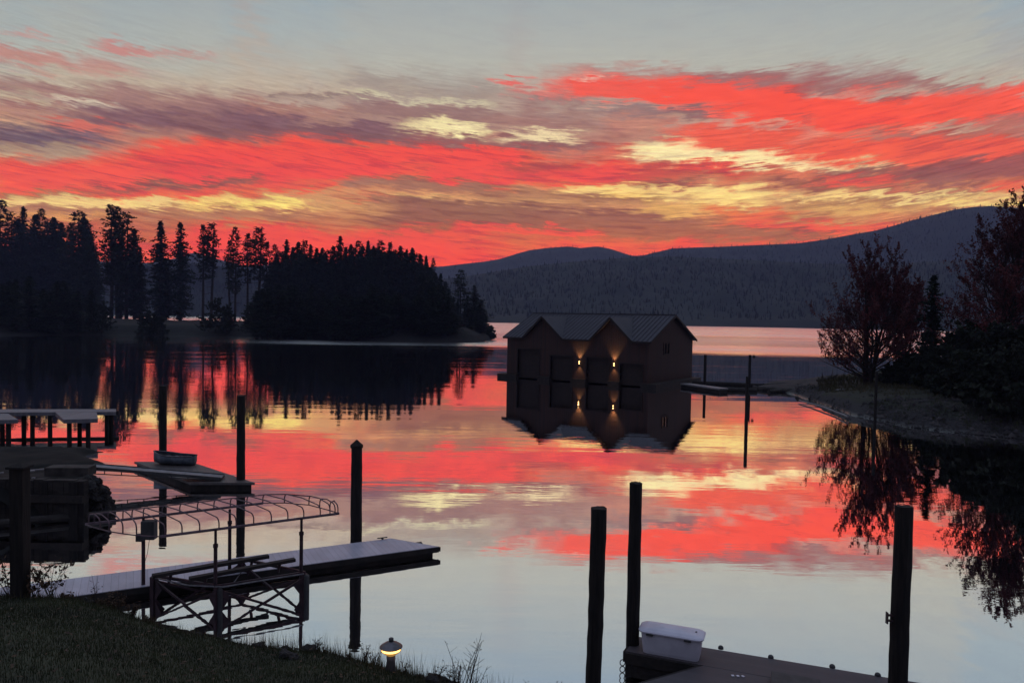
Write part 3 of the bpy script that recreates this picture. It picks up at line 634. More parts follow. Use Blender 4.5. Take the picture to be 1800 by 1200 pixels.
# small house lights on the far hillside
for px, py, d, s, lab, e in ((379,476,1105,1.6,'tiny lit hillside house seen between the bare trunked pines', 90),):
    p = atd(px, py, d); r_ = empty('hillside_house', p); 
    MB().box((0,0,0), (s*4, s*2.4, s*1.5)).build('wall', MAT['paleboard'], r_)
    MB().add([(-s*2.2,-s*1.5,s*.75),(s*2.2,-s*1.5,s*.75),(s*2.2,s*1.5,s*.75),(-s*2.2,s*1.5,s*.75),(-s*2.2,0,s*1.6),(s*2.2,0,s*1.6)], [(0,1,5,4),(2,3,4,5),(0,4,3),(1,2,5),(3,2,1,0)]).build('roof', MAT['grey'], r_)
    MB().box((0,-s*1.21,.1), (s*.9, .1, s*.9)).build('window', emis('house_window', (1,.72,.4), 25 if e > 10 else .25), r_); tag(r_, lab, 'house')

# ---------------------------------------------------------------- boathouse
def siding(name, c1, c2):
    m = bpy.data.materials.new(name); m.use_nodes = True; t = NT(m.node_tree); b = t.n['Principled BSDF']
    p = t.new('ShaderNodeTexCoord').outputs['Object']; x, y, z = t.sep(p)
    h = t.math('ADD', x, y); k = t.math('DIVIDE', h, .24); fr = t.math('FRACT', k)
    wn = t.new('ShaderNodeTexWhiteNoise'); wn.noise_dimensions = '1D'; t.put(wn.inputs['W'], t.math('FLOOR', k))
    gr = t.noise(t.xyz(t.math('MULTIPLY', h, 9), t.math('MULTIPLY', z, .9), 0.), 1, 4, .6)
    cc = t.mix(t.math('ADD', t.math('MULTIPLY', wn.outputs[0], .5), t.math('MULTIPLY', gr, .6)), c1, c2)
    t.put(b.inputs['Base Color'], cc); b.inputs['Roughness'].default_value = .8
    bn = t.new('ShaderNodeBump'); bn.inputs['Strength'].default_value = .7; bn.inputs['Distance'].default_value = .02
    t.put(bn.inputs['Height'], t.rng(fr, 0., .12)); t.l.new(bn.outputs[0], b.inputs['Normal']); return m
def metalroof():
    m = bpy.data.materials.new('ribbed_metal_roof'); m.use_nodes = True; t = NT(m.node_tree); b = t.n['Principled BSDF']
    p = t.new('ShaderNodeTexCoord').outputs['Object']; n = t.noise(p, 1.2, 4, .6)
    t.put(b.inputs['Base Color'], t.mix(n, (.066,.062,.078), (.036,.034,.044))); b.inputs['Roughness'].default_value = .65; b.inputs['Metallic'].default_value = .1; b.inputs['Specular IOR Level'].default_value = .2
    return m
MAT['siding'] = siding('cedar_siding', (.038,.010,.006), (.012,.005,.004)); MAT['roof'] = metalroof()
MAT['trim'] = mat('dark_trim', (.022,.013,.011), (.014,.009,.008), 3, .7)
def boathouse():
    # local frame: x along the front from its left corner, y into the building, z up
    phi = R(35); Lf, Wd = 16.0, 10.7; EZ, RZ = 4.35, 6.72; ov = .32
    root = empty('boathouse', (-.48, 77.2, 0), -phi)
    tag(root, 'brown wooden floating boathouse with ribbed metal roof and two lit wall lamps', 'boathouse')
    doors = [(1.3,4.0,3.05),(5.3,7.9,2.55),(9.45,11.95,2.52),(13.05,15.4,2.12)]
    zb = .42; T = .16
    # front wall in panels around the openings
    w = MB(); xs = 0.
    def wb(x0, x1, z0, z1): w.add([(x0,0,z0),(x1,0,z0),(x1,T,z0),(x0,T,z0),(x0,0,z1),(x1,0,z1),(x1,T,z1),(x0,T,z1)], [(3,2,1,0),(4,5,6,7),(0,1,5,4),(1,2,6,5),(2,3,7,6),(3,0,4,7)])
    for a, b, h in doors:
        wb(xs, a, zb, EZ); wb(a, b, h, EZ); xs = b
    wb(xs, Lf, zb, EZ)
    gab = [(2.15,6.78,4.47),(9.98,14.3,12.14)]
    gz = 6.42
    for a, b, c_ in gab:      # gable triangles above the eave line
        w.add([(a+.05,0,EZ-.001),(b-.05,0,EZ-.001),(c_,0,gz-.12),(a+.05,T,EZ-.001),(b-.05,T,EZ-.001),(c_,T,gz-.12)], [(0,1,2),(5,4,3),(0,2,5,3),(2,1,4,5)])
    w.build('front_wall', MAT['siding'], root)
    # right gable end wall with a window opening
    e = MB(); wx0, wx1, wz0, wz1 = 3.3, 4.6, 3.0, 4.1
    def eb(y0, y1, z0, z1): e.box((Lf-T/2, (y0+y1)/2, (z0+z1)/2), (T, y1-y0, z1-z0))
    eb(T, wx0, zb, EZ); eb(wx1, Wd-T, zb, EZ); eb(wx0, wx1, zb, wz0); eb(wx0, wx1, wz1, EZ)
    hw = Wd/2
    e.add([(Lf-T,0,EZ),(Lf,0,EZ),(Lf,Wd,EZ),(Lf-T,Wd,EZ),(Lf-T,hw,RZ-.12),(Lf,hw,RZ-.12)], [(1,2,5),(3,0,4),(0,1,5,4),(2,3,4,5)])
    e.build('end_wall', MAT['siding'], root)
    win = MB().box((Lf-.05,(wx0+wx1)/2,(wz0+wz1)/2), (.04, wx1-wx0, wz1-wz0)).build('window', MAT['glassdark'], root)
    fr = MB()
    for y_ in (wx0, wx1, (wx0+wx1)/2): fr.box((Lf+.02, y_, (wz0+wz1)/2), (.08, .09, wz1-wz0+.09))
    for z_ in (wz0, wz1): fr.box((Lf+.018, (wx0+wx1)/2, z_), (.07, wx1-wx0, .09))
    fr.build('frame', MAT['trim'], win)
    b_ = MB(); b_.box((T/2, Wd/2, (zb+EZ)/2), (T, Wd-2*T, EZ-zb)); b_.add([(0,0,EZ),(T,0,EZ),(T,Wd,EZ),(0,Wd,EZ),(0,hw,RZ-.12),(T,hw,RZ-.12)], [(1,2,5),(3,0,4),(0,1,5,4),(2,3,4,5)])
    b_.build('end_wall', MAT['siding'], root)
    MB().box((Lf/2, Wd-T/2, (zb+EZ)/2), (Lf, T, EZ-zb)).build('rear_wall', MAT['siding'], root)
    # roof: main slopes, then the two cross gables butting into the front slope
    slope = (RZ-EZ)/hw; th = .09
    r_ = MB()
    def slab(poly):      # quad/tri given on top surface, thickened downward
        n = len(poly); V = list(poly)+[(p[0], p[1], p[2]-th) for p in poly]
        r_.add(V, [tuple(range(n)), tuple(range(2*n-1, n-1, -1))]+[((i+1)%n, i, n+i, n+(i+1)%n) for i in range(n)])
    fz = lambda y: EZ+.08+slope*y
    # front slope pieces between gables (the gable valleys cut it)
    def gy(zt): return (zt-(EZ+.08))/slope
    segs = [(-ov, gab[0][0]), (gab[0][1], gab[1][0]), (gab[1][1], Lf+ov)]
    y_pk = gy(gz)           # where a gable ridge meets the main slope
    cut = [(-ov,-ov*1.0)]
    poly = [(-ov,-ov,fz(-ov)),(gab[0][0]-.1,-ov,fz(-ov)),(gab[0][2],y_pk,fz(y_pk)),(gab[0][2],hw,fz(hw)),(-ov,hw,fz(hw))]; slab(poly)
    poly = [(gab[0][2],y_pk,fz(y_pk)),(gab[0][1]+.1,-ov,fz(-ov)),(gab[1][0]-.1,-ov,fz(-ov)),(gab[1][2],y_pk,fz(y_pk)),(gab[1][2],hw,fz(hw)),(gab[0][2],hw,fz(hw))]; slab(poly)
    poly = [(gab[1][2],y_pk,fz(y_pk)),(gab[1][1]+.1,-ov,fz(-ov)),(Lf+ov,-ov,fz(-ov)),(Lf+ov,hw,fz(hw)),(gab[1][2],hw,fz(hw))]; slab(poly)
    slab([(Lf+ov,Wd+ov,fz(-ov)),(-ov,Wd+ov,fz(-ov)),(-ov,hw,fz(hw)),(Lf+ov,hw,fz(hw))])
    for a, b, c_ in gab:
        slab([(a-.1,-ov,fz(-ov)-.0),(c_,-ov-.12,gz+.06),(c_,y_pk,gz+.06)])
        slab([(c_,-ov-.12,gz+.06),(b+.1,-ov,fz(-ov)),(c_,y_pk,gz+.06)])
    rf = r_.build('roof', MAT['roof'], root)
    rib = MB()
    def inside(x):       # lowest y of the main front slope at this x
        for a, b, c_ in gab:
            if a-.1 < x < b+.1:
                t = (x-(a-.1))/(c_-(a-.1)) if x < c_ else ((b+.1)-x)/((b+.1)-c_)
                return -ov+(y_pk+ov)*t
        return -ov
    x = -ov+.05
    while x < Lf+ov:
        y0 = inside(x)
        if hw-y0 > .4: rib.beam((x,y0,fz(y0)+.02),(x,hw,fz(hw)+.02), .07, .07)
        rib.beam((x,Wd+ov,fz(-ov)+.015),(x,hw,fz(hw)+.015), .05, .05); x += .46
    rib.beam((-ov,hw,fz(hw)+.03),(Lf+ov,hw,fz(hw)+.03), .26, .07)
    rib.build('standing_seams', MAT['roof'], rf)
    fa = MB()
    for a, b, c_ in gab:
        fa.beam((a-.1,-ov-.03,fz(-ov)-.1),(c_,-ov-.14,gz-.04),.05,.2); fa.beam((b+.1,-ov-.03,fz(-ov)-.1),(c_,-ov-.14,gz-.04),.05,.2)
    for x_ in (-ov-.03, Lf+ov+.03):
        fa.beam((x_,-ov,fz(-ov)-.1),(x_,hw,fz(hw)-.1),.05,.2); fa.beam((x_,Wd+ov,fz(-ov)-.1),(x_,hw,fz(hw)-.1),.05,.2)
    for s in ((-ov,gab[0][0]-.1),(gab[0][1]+.1,gab[1][0]-.1),(gab[1][1]+.1,Lf+ov)): fa.beam((s[0],-ov-.03,fz(-ov)-.1),(s[1],-ov-.03,fz(-ov)-.1),.05,.16)
    fa.build('fascia', MAT['trim'], rf)
    # float under the walls, with the deck strip at the left end and slips behind the openings
    fl = MB(); 
    px_ = [0]+[v for a,b,h in doors for v in (a,b)]+[Lf]
    for i in range(0, len(px_), 2): fl.box(((px_[i]+px_[i+1])/2, Wd/2, .15), (px_[i+1]-px_[i]+.1, Wd+.5, .55))
    fl.box((Lf/2, Wd+.1, .148), (Lf+.6, .9, .54)); fl.box((-.55, 1.6, .15), (1.1, 3.6, .5)); fl.box((Lf+.45, Wd/2, .15), (.9, Wd+.6, .5))
    fl.build('float', MAT['darkwood'], root)
    for a, b, h in doors:     # roll-up door panels near the water, their dark colour standing for shade inside
        d_ = MB().box(((a+b)/2, T+.10, (h+.0)/2+.06), (b-a-.12, .06, h-.10)); o = d_.build('boat_door', MAT['trim'], root)
        fm = MB(); fm.box((a, -.03, (zb+h)/2), (.12, .08, h-zb)); fm.box((b, -.03, (zb+h)/2), (.12, .08, h-zb)); fm.box(((a+b)/2, -.034, h+.05), (b-a+.24, .08, .12)); fm.build('frame', MAT['trim'], o)
    for x_ in (8.72, 12.5):
        l = empty('wall_lamp'); l.parent = root; l.location = (x_, -.02, 2.0)
        MB().tube([(0,-.10,-.05),(0,-.10,.05)], .07, 10, False).build('lamp_shade', MAT['grey'], l)
        MB().box((0,-.02,0), (.12,.05,.16)).build('bracket', MAT['grey'], l)
        MB().tube([(0,-.10,-.12),(0,-.10,.14)], .055, 8).build('bulb', MAT['bulb'], l)
        for sgn, pw in ((1, 330), (-1, 110)):
            ld = bpy.data.lights.new('lamp_light', 'SPOT'); ld.energy = pw; ld.color = (1,.55,.22); ld.spot_size = R(80); ld.spot_blend = .8; ld.shadow_soft_size = .05
            lo = bpy.data.objects.new('lamp_light', ld); col.objects.link(lo); lo.parent = l; lo.location = (0,-.18,.16*sgn); lo.rotation_euler = (R(180) if sgn > 0 else 0, 0, 0)
        MB().box((0,-.10,.0),(.3,.012,.44)).v and None
boathouse()

# ---------------------------------------------------------------- piles
def pile(px, d, ztop, r, label, cap=False, sq=False, group='round timber piles', lean=(0,0), seed=0, name='mooring_pile'):
    p = at(px, 600, 0); X = None
    # x so that the pile top lands where the photo shows it
    c0 = atd(px, 560, d); yy = 0
    for _ in range(6):
        dr = (Vector((c0.x, d, ztop))-CAM); w = dr.dot(fwd); sx = W/2+F*dr.dot(right)/w; c0.x += (px-sx)/F*d
    root = empty(name, (c0.x, d, 0)); m = MB(); rr = random.Random(seed or int(px)); n = 14; V = []; zs = np.linspace(-1.5, ztop, 24)
    pts = []; rad = []
    for z in zs:
        pts.append((lean[0]*(ztop-z)+rr.uniform(-.005,.005), lean[1]*(ztop-z)+rr.uniform(-.005,.005), z)); rad.append(r*(1+.10*(1-z/ztop)*.5)*rr.uniform(.97, 1.03))
    if sq:
        m.box((0,0,(ztop-1.5)/2), (r*1.8, r*1.8, ztop+1.5)); m.build('post', MAT['pile'], root)
    else:
        m.tube(pts, rad, 22)
        for k, v in enumerate(m.v):
            a_ = math.atan2(v[1], v[0]); q = 1+.07*mnoise.noise(Vector((math.cos(a_)*2.2, math.sin(a_)*2.2, v[2]*.8+px)))+.06*mnoise.noise(Vector((a_*5, v[2]*.25, px))); m.v[k] = (v[0]*q, v[1]*q, v[2]+(.03*mnoise.noise(Vector((v[0]*20, v[1]*20, px))) if v[2] > ztop-.01 else 0))
        m.build('timber', MAT['pile'], root, False)
    if cap:
        if sq: MB().add([(-r*1.12,-r*1.12,ztop),(r*1.12,-r*1.12,ztop),(r*1.12,r*1.12,ztop),(-r*1.12,r*1.12,ztop),(-r*1.12,-r*1.12,ztop+.03),(r*1.12,-r*1.12,ztop+.03),(r*1.12,r*1.12,ztop+.03),(-r*1.12,r*1.12,ztop+.03),(0,0,ztop+.10)],
              [(3,2,1,0),(0,1,5,4),(1,2,6,5),(2,3,7,6),(3,0,4,7),(4,5,8),(5,6,8),(6,7,8),(7,4,8)]).build('cap', MAT['pile'], root)
        else: MB().lathe((0,0,0), [(r*1.2,ztop-.02),(r*1.22,ztop+.05),(r*.9,ztop+.09),(.01,ztop+.20)], 14).build('cap', MAT['pile'], root)
    tag(root, label, 'pile', group); return root
pile(286.5, 30.2, 3.32, .145, 'dark pile rising behind the small rowboat on the floating dock')
pile(424, 27.0, 3.34, .145, 'dark pile at the right tip of the small floating dock')
pile(627, 20.15, 2.76, .145, 'dark pile with pointed cap on the far edge of the long pale dock', cap=True)
pile(1053, 10.9, 3.58, .113, 'leftmost of the three thick near piles, standing alone in the water', lean=(-.012,0))
pile(1118, 13.25, 3.44, .115, 'tall pile behind the white dock box')
p_ = pile(1590, 10.9, 3.68, .128, 'thick near pile at the right with a small metal bracket on its side', lean=(-.006,0))
b = MB(); b.box((-.17,-.02,2.05), (.10,.05,.02)); b.box((-.17,-.02,1.97), (.10,.05,.02)); b.box((-.215,-.02,2.01), (.016,.06,.17)); b.build('bracket', MAT['steel'], p_)
pile(1240, 70.5, 3.05, .13, 'thin distant pile nearest the right end of the boathouse', group='thin piles between boathouse and spit')
q = pile(1318.5, 69.5, 3.15, .12, 'thin distant pile with a round lantern shape on top', group='thin piles between boathouse and spit')
MB().tube([(0,0,3.0),(.3,0,3.0)], .02, 6).build('arm', MAT['grey'], q); MB().lathe((.36,0,2.86), [(.04,0),(.13,.06),(.15,.16),(.10,.26),(.02,.3)], 10).build('lantern', MAT['grey'], q)
pile(1314, 46.5, 2.86, .105, 'thin pile standing in open water in front of the lantern pile', group='thin piles between boathouse and spit')
pile(1541, 46.8, 3.3, .085, 'slender post at the waterline below the round autumn tree', group='thin piles between boathouse and spit')

# ---------------------------------------------------------------- walkway, logs and driftwood beside the boathouse
def logs(name, a, b, r, label, cat='log', group=None, mt='log', seed=1, bend=.1):
    rr = random.Random(seed); a = Vector(a); b = Vector(b); pts = []; rad = []; s = (b-a).cross(Vector((0,0,1))).normalized()
    for i in range(9):
        t = i/8; pts.append(a.lerp(b, t)+s*math.sin(t*3.14)*bend+Vector((0,0,rr.uniform(-.02,.02)))); rad.append(r*(1-.25*t)*rr.uniform(.92,1.08))
    o = MB().tube(pts, rad, 9).build(name, MAT[mt], None); return tag(o, label, cat, group)
w0 = at(1204, 673, .4); w1 = at(1272, 683, .35)
wk = empty('floating_walkway', ((w0.x+w1.x)/2, (w0.y+w1.y)/2, 0)); a_ = w0-wk.location; b_ = w1-wk.location
MB().beam((a_.x,a_.y,.32),(b_.x,b_.y,.32), 1.1, .12).build('deck', MAT['paleboard'], wk); MB().beam((a_.x,a_.y,.13),(b_.x,b_.y,.13), .9, .25).build('float', MAT['darkwood'], wk)
tag(wk, 'pale floating walkway leaving the right end of the boathouse', 'walkway')
g_ = 'logs of the boom between boathouse and spit'
for i, (x0, y0, x1, y1, r, lab, mt) in enumerate([(1216,672,1350,677,.20,'dark log floating behind the pale walkway','darkwood'),(1262,684,1330,686,.25,'dark log in front nearest to the pale walkway','darkwood'),
   (1325,682,1402,687,.26,'log running from the lantern pile toward the spit','log'),(1342,677,1452,671,.20,'log lying far side of the boom, ending near the stump','log'),(1352,688,1440,679,.20,'log resting half on the beach point','log'),(1392,680,1452,668,.26,'thick pale log just left of the driftwood stump','log')]):
    logs('log', at(x0,y0,.12), at(x1,y1,.2 if x1 > 1400 else .12), r, lab, 'log', g_, mt, i)
st = empty('driftwood_stump', at(1452, 672, .35)); m = MB(); m.tube([(-.9,0,.1),(0,0,.25),(.5,0,.55)], [.2,.26,.16], 9)
m.build('stump', MAT['log'], st); rr = random.Random(3); m = MB()
for i in range(9):
    a = rr.uniform(-1.2, 1.6); m.tube([(.35,0,.4),(.35+math.cos(a)*.5,rr.uniform(-.3,.3),.4+math.sin(a)*.45),(.35+math.cos(a)*.8,rr.uniform(-.5,.5),.45+math.sin(a)*.9)], [.09,.05,.015], 5)
m.tube([(-.35,0,.3),(-.42,0,.95)], [.06,.03], 5)
m.build('roots', MAT['log'], st); tag(st, 'driftwood stump with upturned roots at the end of the spit', 'stump')
logs('log', at(1490,732,.22), at(1405,703,.18), .07, 'thin pale washed-up pole along the beach waterline', 'log', None, 'paleboard', 12, .25)
logs('log', at(1470,686,.75), at(1516,684,.8), .12, 'pale log on the grass left of the autumn tree trunk', 'log', None, 'paleboard', 13, .05)

# ---------------------------------------------------------------- left pier on posts
pr = empty('timber_pier', (-24, 40, 0)); m = MB()
def lp(px, py, z): v = at(px, py, z); return (v.x+24, v.y-40)
m.prism([lp(-260,726,1.), lp(204,723.5,1.), lp(204,718.5,1.), lp(-260,719.5,1.)], .82, 1.0)
m.prism([lp(96,723,1.), lp(170,724,1.), lp(172,735.5,1.), lp(112,737,1.)], .80, .995)
m.prism([lp(-90,727,1.), lp(14,726,1.), lp(32,737,1.), lp(-90,739,1.)], .80, .99)
m.build('deck', deckmat('pier_boards', (.16,.155,.175), (.09,.088,.10), .1, .14), pr)
for i, (x, y) in enumerate([(15,741),(42,727),(57,728),(122,740),(140,728),(155,739),(188,727),(196,726),(-40,741),(-70,729),(-120,729),(-180,729),(4,729),(88,729)]):
    v = at(x, y, .85); m = MB().tube([(v.x+24, v.y-40, -1.2), (v.x+24, v.y-40, .82)], .11, 9); m.build('post', MAT['pile'], pr)
m = MB(); v0 = at(-260,730,.7); v1 = at(204,727,.7); m.beam((v0.x+24,v0.y-39.7,.72),(v1.x+24,v1.y-39.7,.72),.12,.2); m.build('beam', MAT['darkwood'], pr)
tag(pr, 'low timber pier on round posts at the left picture edge', 'pier')

# ---------------------------------------------------------------- left shore: ground, timber wall, rocks, gangway, floating dock, rowboat
gx = np.linspace(-34, -11.5, 90); gy_ = np.linspace(21.6, 34.5, 54); V = []; Fc = []
for X in gx:
    for Y in gy_:
        e = max(0, min(1, (-13.2-X+ .8*math.sin(Y*.9))/3.2)) if Y < 28.5 else max(0, min(1, (-16.6-X+1.2*math.sin(Y*1.3)+max(0,Y-30)*.3)/2.5))
        f = max(0, min(1, (34.0-Y+.6*fb(X,0,.4))/1.6)); h = .20 + .93*max(0, min(1, (27.5-Y)/5)); e = e*e*(3-2*e)
        if -16.4 < X and Y > 25.5 and Y < 29: e *= .0 if X > -15.4 else .5
        V.append((X, Y, -.5+(h+.5)*e*min(1, f*2)+fb(X, Y, .8)*.07+fb(X, Y, 2.5)*.03))
n = len(gy_)
for i in range(len(gx)-1):
    for j in range(n-1): Fc.append((i*n+j, (i+1)*n+j, (i+1)*n+j+1, i*n+j+1))
tag(pydata('left_shore', V, Fc, MAT['shoreland'], smooth=True), kind='structure')
wl = empty('retaining_wall', (-18, 22.2, 0)); m = MB(); rr = random.Random(9)
x = -16.; 
xr = at(147, 845, 1.25).x+18
xx = xr
while xx > -14:
    ww = rr.uniform(.22, .34); m.box((xx-ww/2, rr.uniform(-.03,.03)+(xr-xx)*-.0, rr.uniform(-.02,.03)+.1), (ww*.96, .26, 2.3)); xx -= ww
m.build('planks', MAT['concrete'], wl); MB().box(((xr-14)/2, -.18, .70), (xr+14, .12, .22)).build('waler', MAT['darkwood'], wl)
m = MB()
for k in range(4): m.box((xr-.3-.9*k, -.02, 0), (.26, .34, 2.42))
m.build('post', MAT['pile'], wl)
tag(wl, 'dark timber retaining wall rising from the water at the left', 'wall')
lb = at(86, 819, .95); rb = at(162, 819, .95)
o = MB().beam((lb.x, lb.y, .80), (rb.x, rb.y, .80), .6, .30).build('landing_block', MAT['log']); tag(o, 'long grey timber block where the gangway meets the left shore', 'block')
def rockmesh(r, seed, sq=.7):
    bm = bmesh.new(); bmesh.ops.create_icosphere(bm, subdivisions=4, radius=r)
    for v in bm.verts:
        q = v.co*(1/r); k = 1+.50*mnoise.noise(q*1.4+Vector((seed*3.7,0,0)))-.35*abs(mnoise.noise(q*3+Vector((0,seed,0))))-.16*abs(mnoise.noise(q*8+Vector((seed,seed,0)))); v.co *= k; v.co.z *= sq
    return bm
def rock(loc, r, seed, label, sq=.7, group=None):
    bm = rockmesh(r, seed, sq); me = bpy.data.meshes.new('rock'); bm.to_mesh(me); bm.free(); me.materials.append(MAT['rock'])
    o = bpy.data.objects.new('rock', me); col.objects.link(o); o.location = loc; o.rotation_euler = (0,0,seed); tag(o, label, 'rock', group)
gr = 'boulders heaped at the end of the timber wall'
for i, (px, py, z, r) in enumerate([(160,852,.95,.42),(172,868,.65,.46),(158,880,.4,.5),(182,884,.3,.4),(170,896,.15,.45),(150,865,.8,.45),(148,893,.2,.5),(186,896,.08,.3)]):
    rock(at(px, py, z), r*.82, i+1, 'dark boulder in the heap at the right end of the timber wall', .85, gr)
logs('log', at(-160,934,.12), at(204,902,.12), .14, 'long round log floating along the foot of the timber wall', 'log', None, 'log', 22, .0)
rr = random.Random(17)
for i in range(6):
    px = rr.uniform(-20, 60); py = rr.uniform(806, 832); a = at(px, py, 1.0); t = rr.uniform(-.5, .6); L = rr.uniform(.3, .7)
    o = MB().beam((a.x, a.y, a.z-.35), (a.x+math.cos(t)*L, a.y+math.sin(t)*L, a.z-.30), .10, .04).build('scrap_board', MAT['paleboard']); tag(o, 'pale scrap board lying loose on the ground behind the timber wall', 'board', 'scrap boards behind the timber wall')
# floating dock with gangway
A, B_, C_, D_ = at(236,811,.25), at(335,811,.25), at(448,848,.25), at(335,848,.25)
fd = empty('floating_dock', ((A.x+C_.x)/2, (A.y+C_.y)/2, 0)); o_ = fd.location; P4 = [(v.x-o_.x, v.y-o_.y) for v in (A, D_, C_, B_)]
MB().prism(P4, .17, .25).build('deck', deckmat('float_boards', (.10,.085,.08), (.05,.042,.04), .5, .15), fd)
MB().prism([(x*.95, y*.95) for x, y in P4], -.1, .17).build('float', MAT['darkwood'], fd)
tag(fd, 'small dark floating dock carrying the rowboat', 'dock')
g0 = at(160,819,.80); g1 = at(391,837,.36); gw = empty('gangway', (g0.x, g0.y, 0)); e1 = g1-g0; e1 = Vector((e1.x, e1.y, 0)); s_ = Vector((-e1.y, e1.x, 0)).normalized()
a = Vector((0,0,.80)); b = Vector((e1.x, e1.y, .34))
MB().beam(a, b, .55, .04).build('deck', MAT['paleboard'], gw); m = MB()
for s in (-.29, .29):
    m.beam(a+s_*s+Vector((0,0,0)), b+s_*s, .05, .10); m.beam(a+s_*s-Vector((0,0,.20)), b+s_*s-Vector((0,0,.06)), .03, .03)
    for k in range(9): t = k/8; q = a.lerp(b, t)+s_*s; m.beam(q, q-Vector((0,0,.20-.14*t)), .025, .025)
m.build('truss', MAT['grey'], gw); tag(gw, 'narrow pale gangway sloping from the left shore to the floating dock', 'gangway')
def rowboat(loc, rz, L, B, Hh, label):
    root = empty('rowboat', loc, rz); V = []; Fc = []; ns, nr = 13, 9
    def sec(t, inset=0.):
        w = B/2*(math.sin(min(1., t*1.15+.28)*math.pi*.5)**.7 if t < .6 else (1-((t-.6)/.4)**2.1)) ; w = max(.02, w-inset)
        sheer = Hh*(1+.9*max(0, t-.4)**1.6+.05*(1-t)); keel = Hh*.55*max(0, t-.75)**1.6*4
        P = []
        for k in range(nr):
            a = math.pi*(k/(nr-1)); P.append((w*math.cos(a)*(1 if abs(math.cos(a)) < .9 else 1.), keel+inset+(sheer-keel-inset)*(1-math.sin(a)**.6)))
        return P
    for ins in (0., .03):
        for i in range(ns):
            t = i/(ns-1)
            for y, z in sec(t, ins): V.append((-L/2+L*t*(1 if not ins else .985)+(.02 if ins else 0), y, z))
    q = ns*nr
    for i in range(ns-1):
        for k in range(nr-1):
            Fc.append((i*nr+k, (i+1)*nr+k, (i+1)*nr+k+1, i*nr+k+1)); Fc.append((q+i*nr+k+1, q+(i+1)*nr+k+1, q+(i+1)*nr+k, q+i*nr+k))
        for k in (0, nr-1): Fc.append((i*nr+k, q+i*nr+k, q+(i+1)*nr+k, (i+1)*nr+k))
    Fc.append(tuple(range(nr))); Fc.append(tuple(q+k for k in reversed(range(nr))))
    pydata('hull', V, Fc, MAT['boat'], root, True)
    g = MB()
    for sg in (0, nr-1):
        g.tube([Vector(V[i*nr+sg])+Vector((0,0,.01)) for i in range(ns)], .022, 6)
    g.build('gunwale', MAT['galv'], root)
    for t in (.25, .5, .74):
        w = abs(sec(t)[0][0])*1.9; MB().box((-L/2+L*t, 0, Hh*.78), (.2, w, .03)).build('thwart', MAT['paleboard'], root)
    MB().tube([(-L*.12,-B*.3,Hh*.82),(L*.1,-B*.1,Hh*1.15),(L*.3,B*.15,Hh*1.02)], .018, 6).build('oar', MAT['darkwood'], root)
    tag(root, label, 'rowboat')
MAT['boat'] = mat('blue_grey_hull', (.12,.145,.175), (.06,.075,.095), 3, .5, .1)
bc = at(306, 816, .25); rowboat((bc.x, bc.y, .255), R(172), 1.75, .72, .36, 'small grey rowboat resting on the dark floating dock')

# ---------------------------------------------------------------- long pale dock
def pz(px, py, z): v = at(px, py, z); return Vector((v.x, v.y, 0))
nR = pz(771,960,.25); fR = pz(686,945.5,.25); ud = (pz(683,945,.25)-pz(150,1012,.25)).normalized()
fL = fR-ud*13.5; nL = nR-ud*13.6; O = (fR+nL)/2
ld = empty('long_dock', O); loc = lambda v: (v.x-O.x, v.y-O.y)
ang = math.atan2(ud.y, ud.x)
MAT['dockboards'] = deckmat('frosty_dock_boards', (.50,.48,.54), (.31,.30,.35), ang, .15, .4, .5, .4, .42)
MB().prism([loc(nL), loc(nR), loc(fR), loc(fL)], .19, .25).build('deck', MAT['dockboards'], ld)
nn = (fR-nR); nn = (nn-ud*nn.dot(ud)).normalized()
m = MB()
def off(v, a, b): return loc(v+ud*a+nn*b)
m.prism([off(nL,0,-.02), off(nR,.0,-.02), off(nR,.0,.03), off(nL,0,.03)], .10, .235); m.prism([off(nL,0,.06), off(nR,-.14,.06), off(nR,-.14,.10), off(nL,0,.10)], -.05, .10)
v = loc(nR-nn*.02); w = loc(fR+nn*.02)
m.prism([(v[0],v[1]),(v[0]+ud.x*.05,v[1]+ud.y*.05),(w[0]+ud.x*.05,w[1]+ud.y*.05),(w[0],w[1])], .12, .236)
m.build('fascia', MAT['darkwood'], ld)
m = MB()
for k in range(7):
    a0 = -2.0*k-.25; m.prism([off(nR,a0-1.5,.10), off(nR,a0,.10), off(nR,a0+ .15,1.05), off(nR,a0-1.35,1.05)], -.25, .10)
m.build('float', MAT['darkwood'], ld)
for k, (px, py) in enumerate([(672,947.5),]):
    q = pz(px, py, .25)-O; m = MB(); m.box((q.x, q.y, .275), (.05,.08,.03), rz=ang); m.tube([(q.x-ud.x*.14,q.y-ud.y*.14,.295),(q.x+ud.x*.14,q.y+ud.y*.14,.295)], .015, 6); m.build('cleat', MAT['grey'], ld)
tag(ld, 'long pale grey dock running from the left bank into the lake', 'dock')

# ---------------------------------------------------------------- boat lift with bare canopy frame
HC = 1.78
N1, N2, F1, F2 = at(282,942.5,HC), at(596,902,HC), at(150,921,HC), at(462,884,HC)
bl = empty('boat_lift', (-6, 15, 0)); bo = bl.location; L_ = lambda v, z=None: Vector((v.x-bo.x, v.y-bo.y, v.z if z is None else z))
cn = empty('canopy_frame'); cn.parent = bl
MB().tube([L_(N1), L_(N2)], .030, 8).build('rail', MAT['canopy'], cn); MB().tube([L_(F1), L_(F2)], .030, 8).build('rail', MAT['canopy'], cn)
BR = [(462,884),(500,883.5),(543,887),(562,892),(577,896),(590,900),(596,902)]; BLF = [(150,921),(163,926),(176,929.5),(192,933.5),(216,937.5),(240,940.5),(264,942),(282,942.5)]
for B__ in (BR, BLF): MB().tube([L_(at(x, y, HC)) for x, y in B__], .013, 6).build('end_bow', MAT['canopy'], cn)
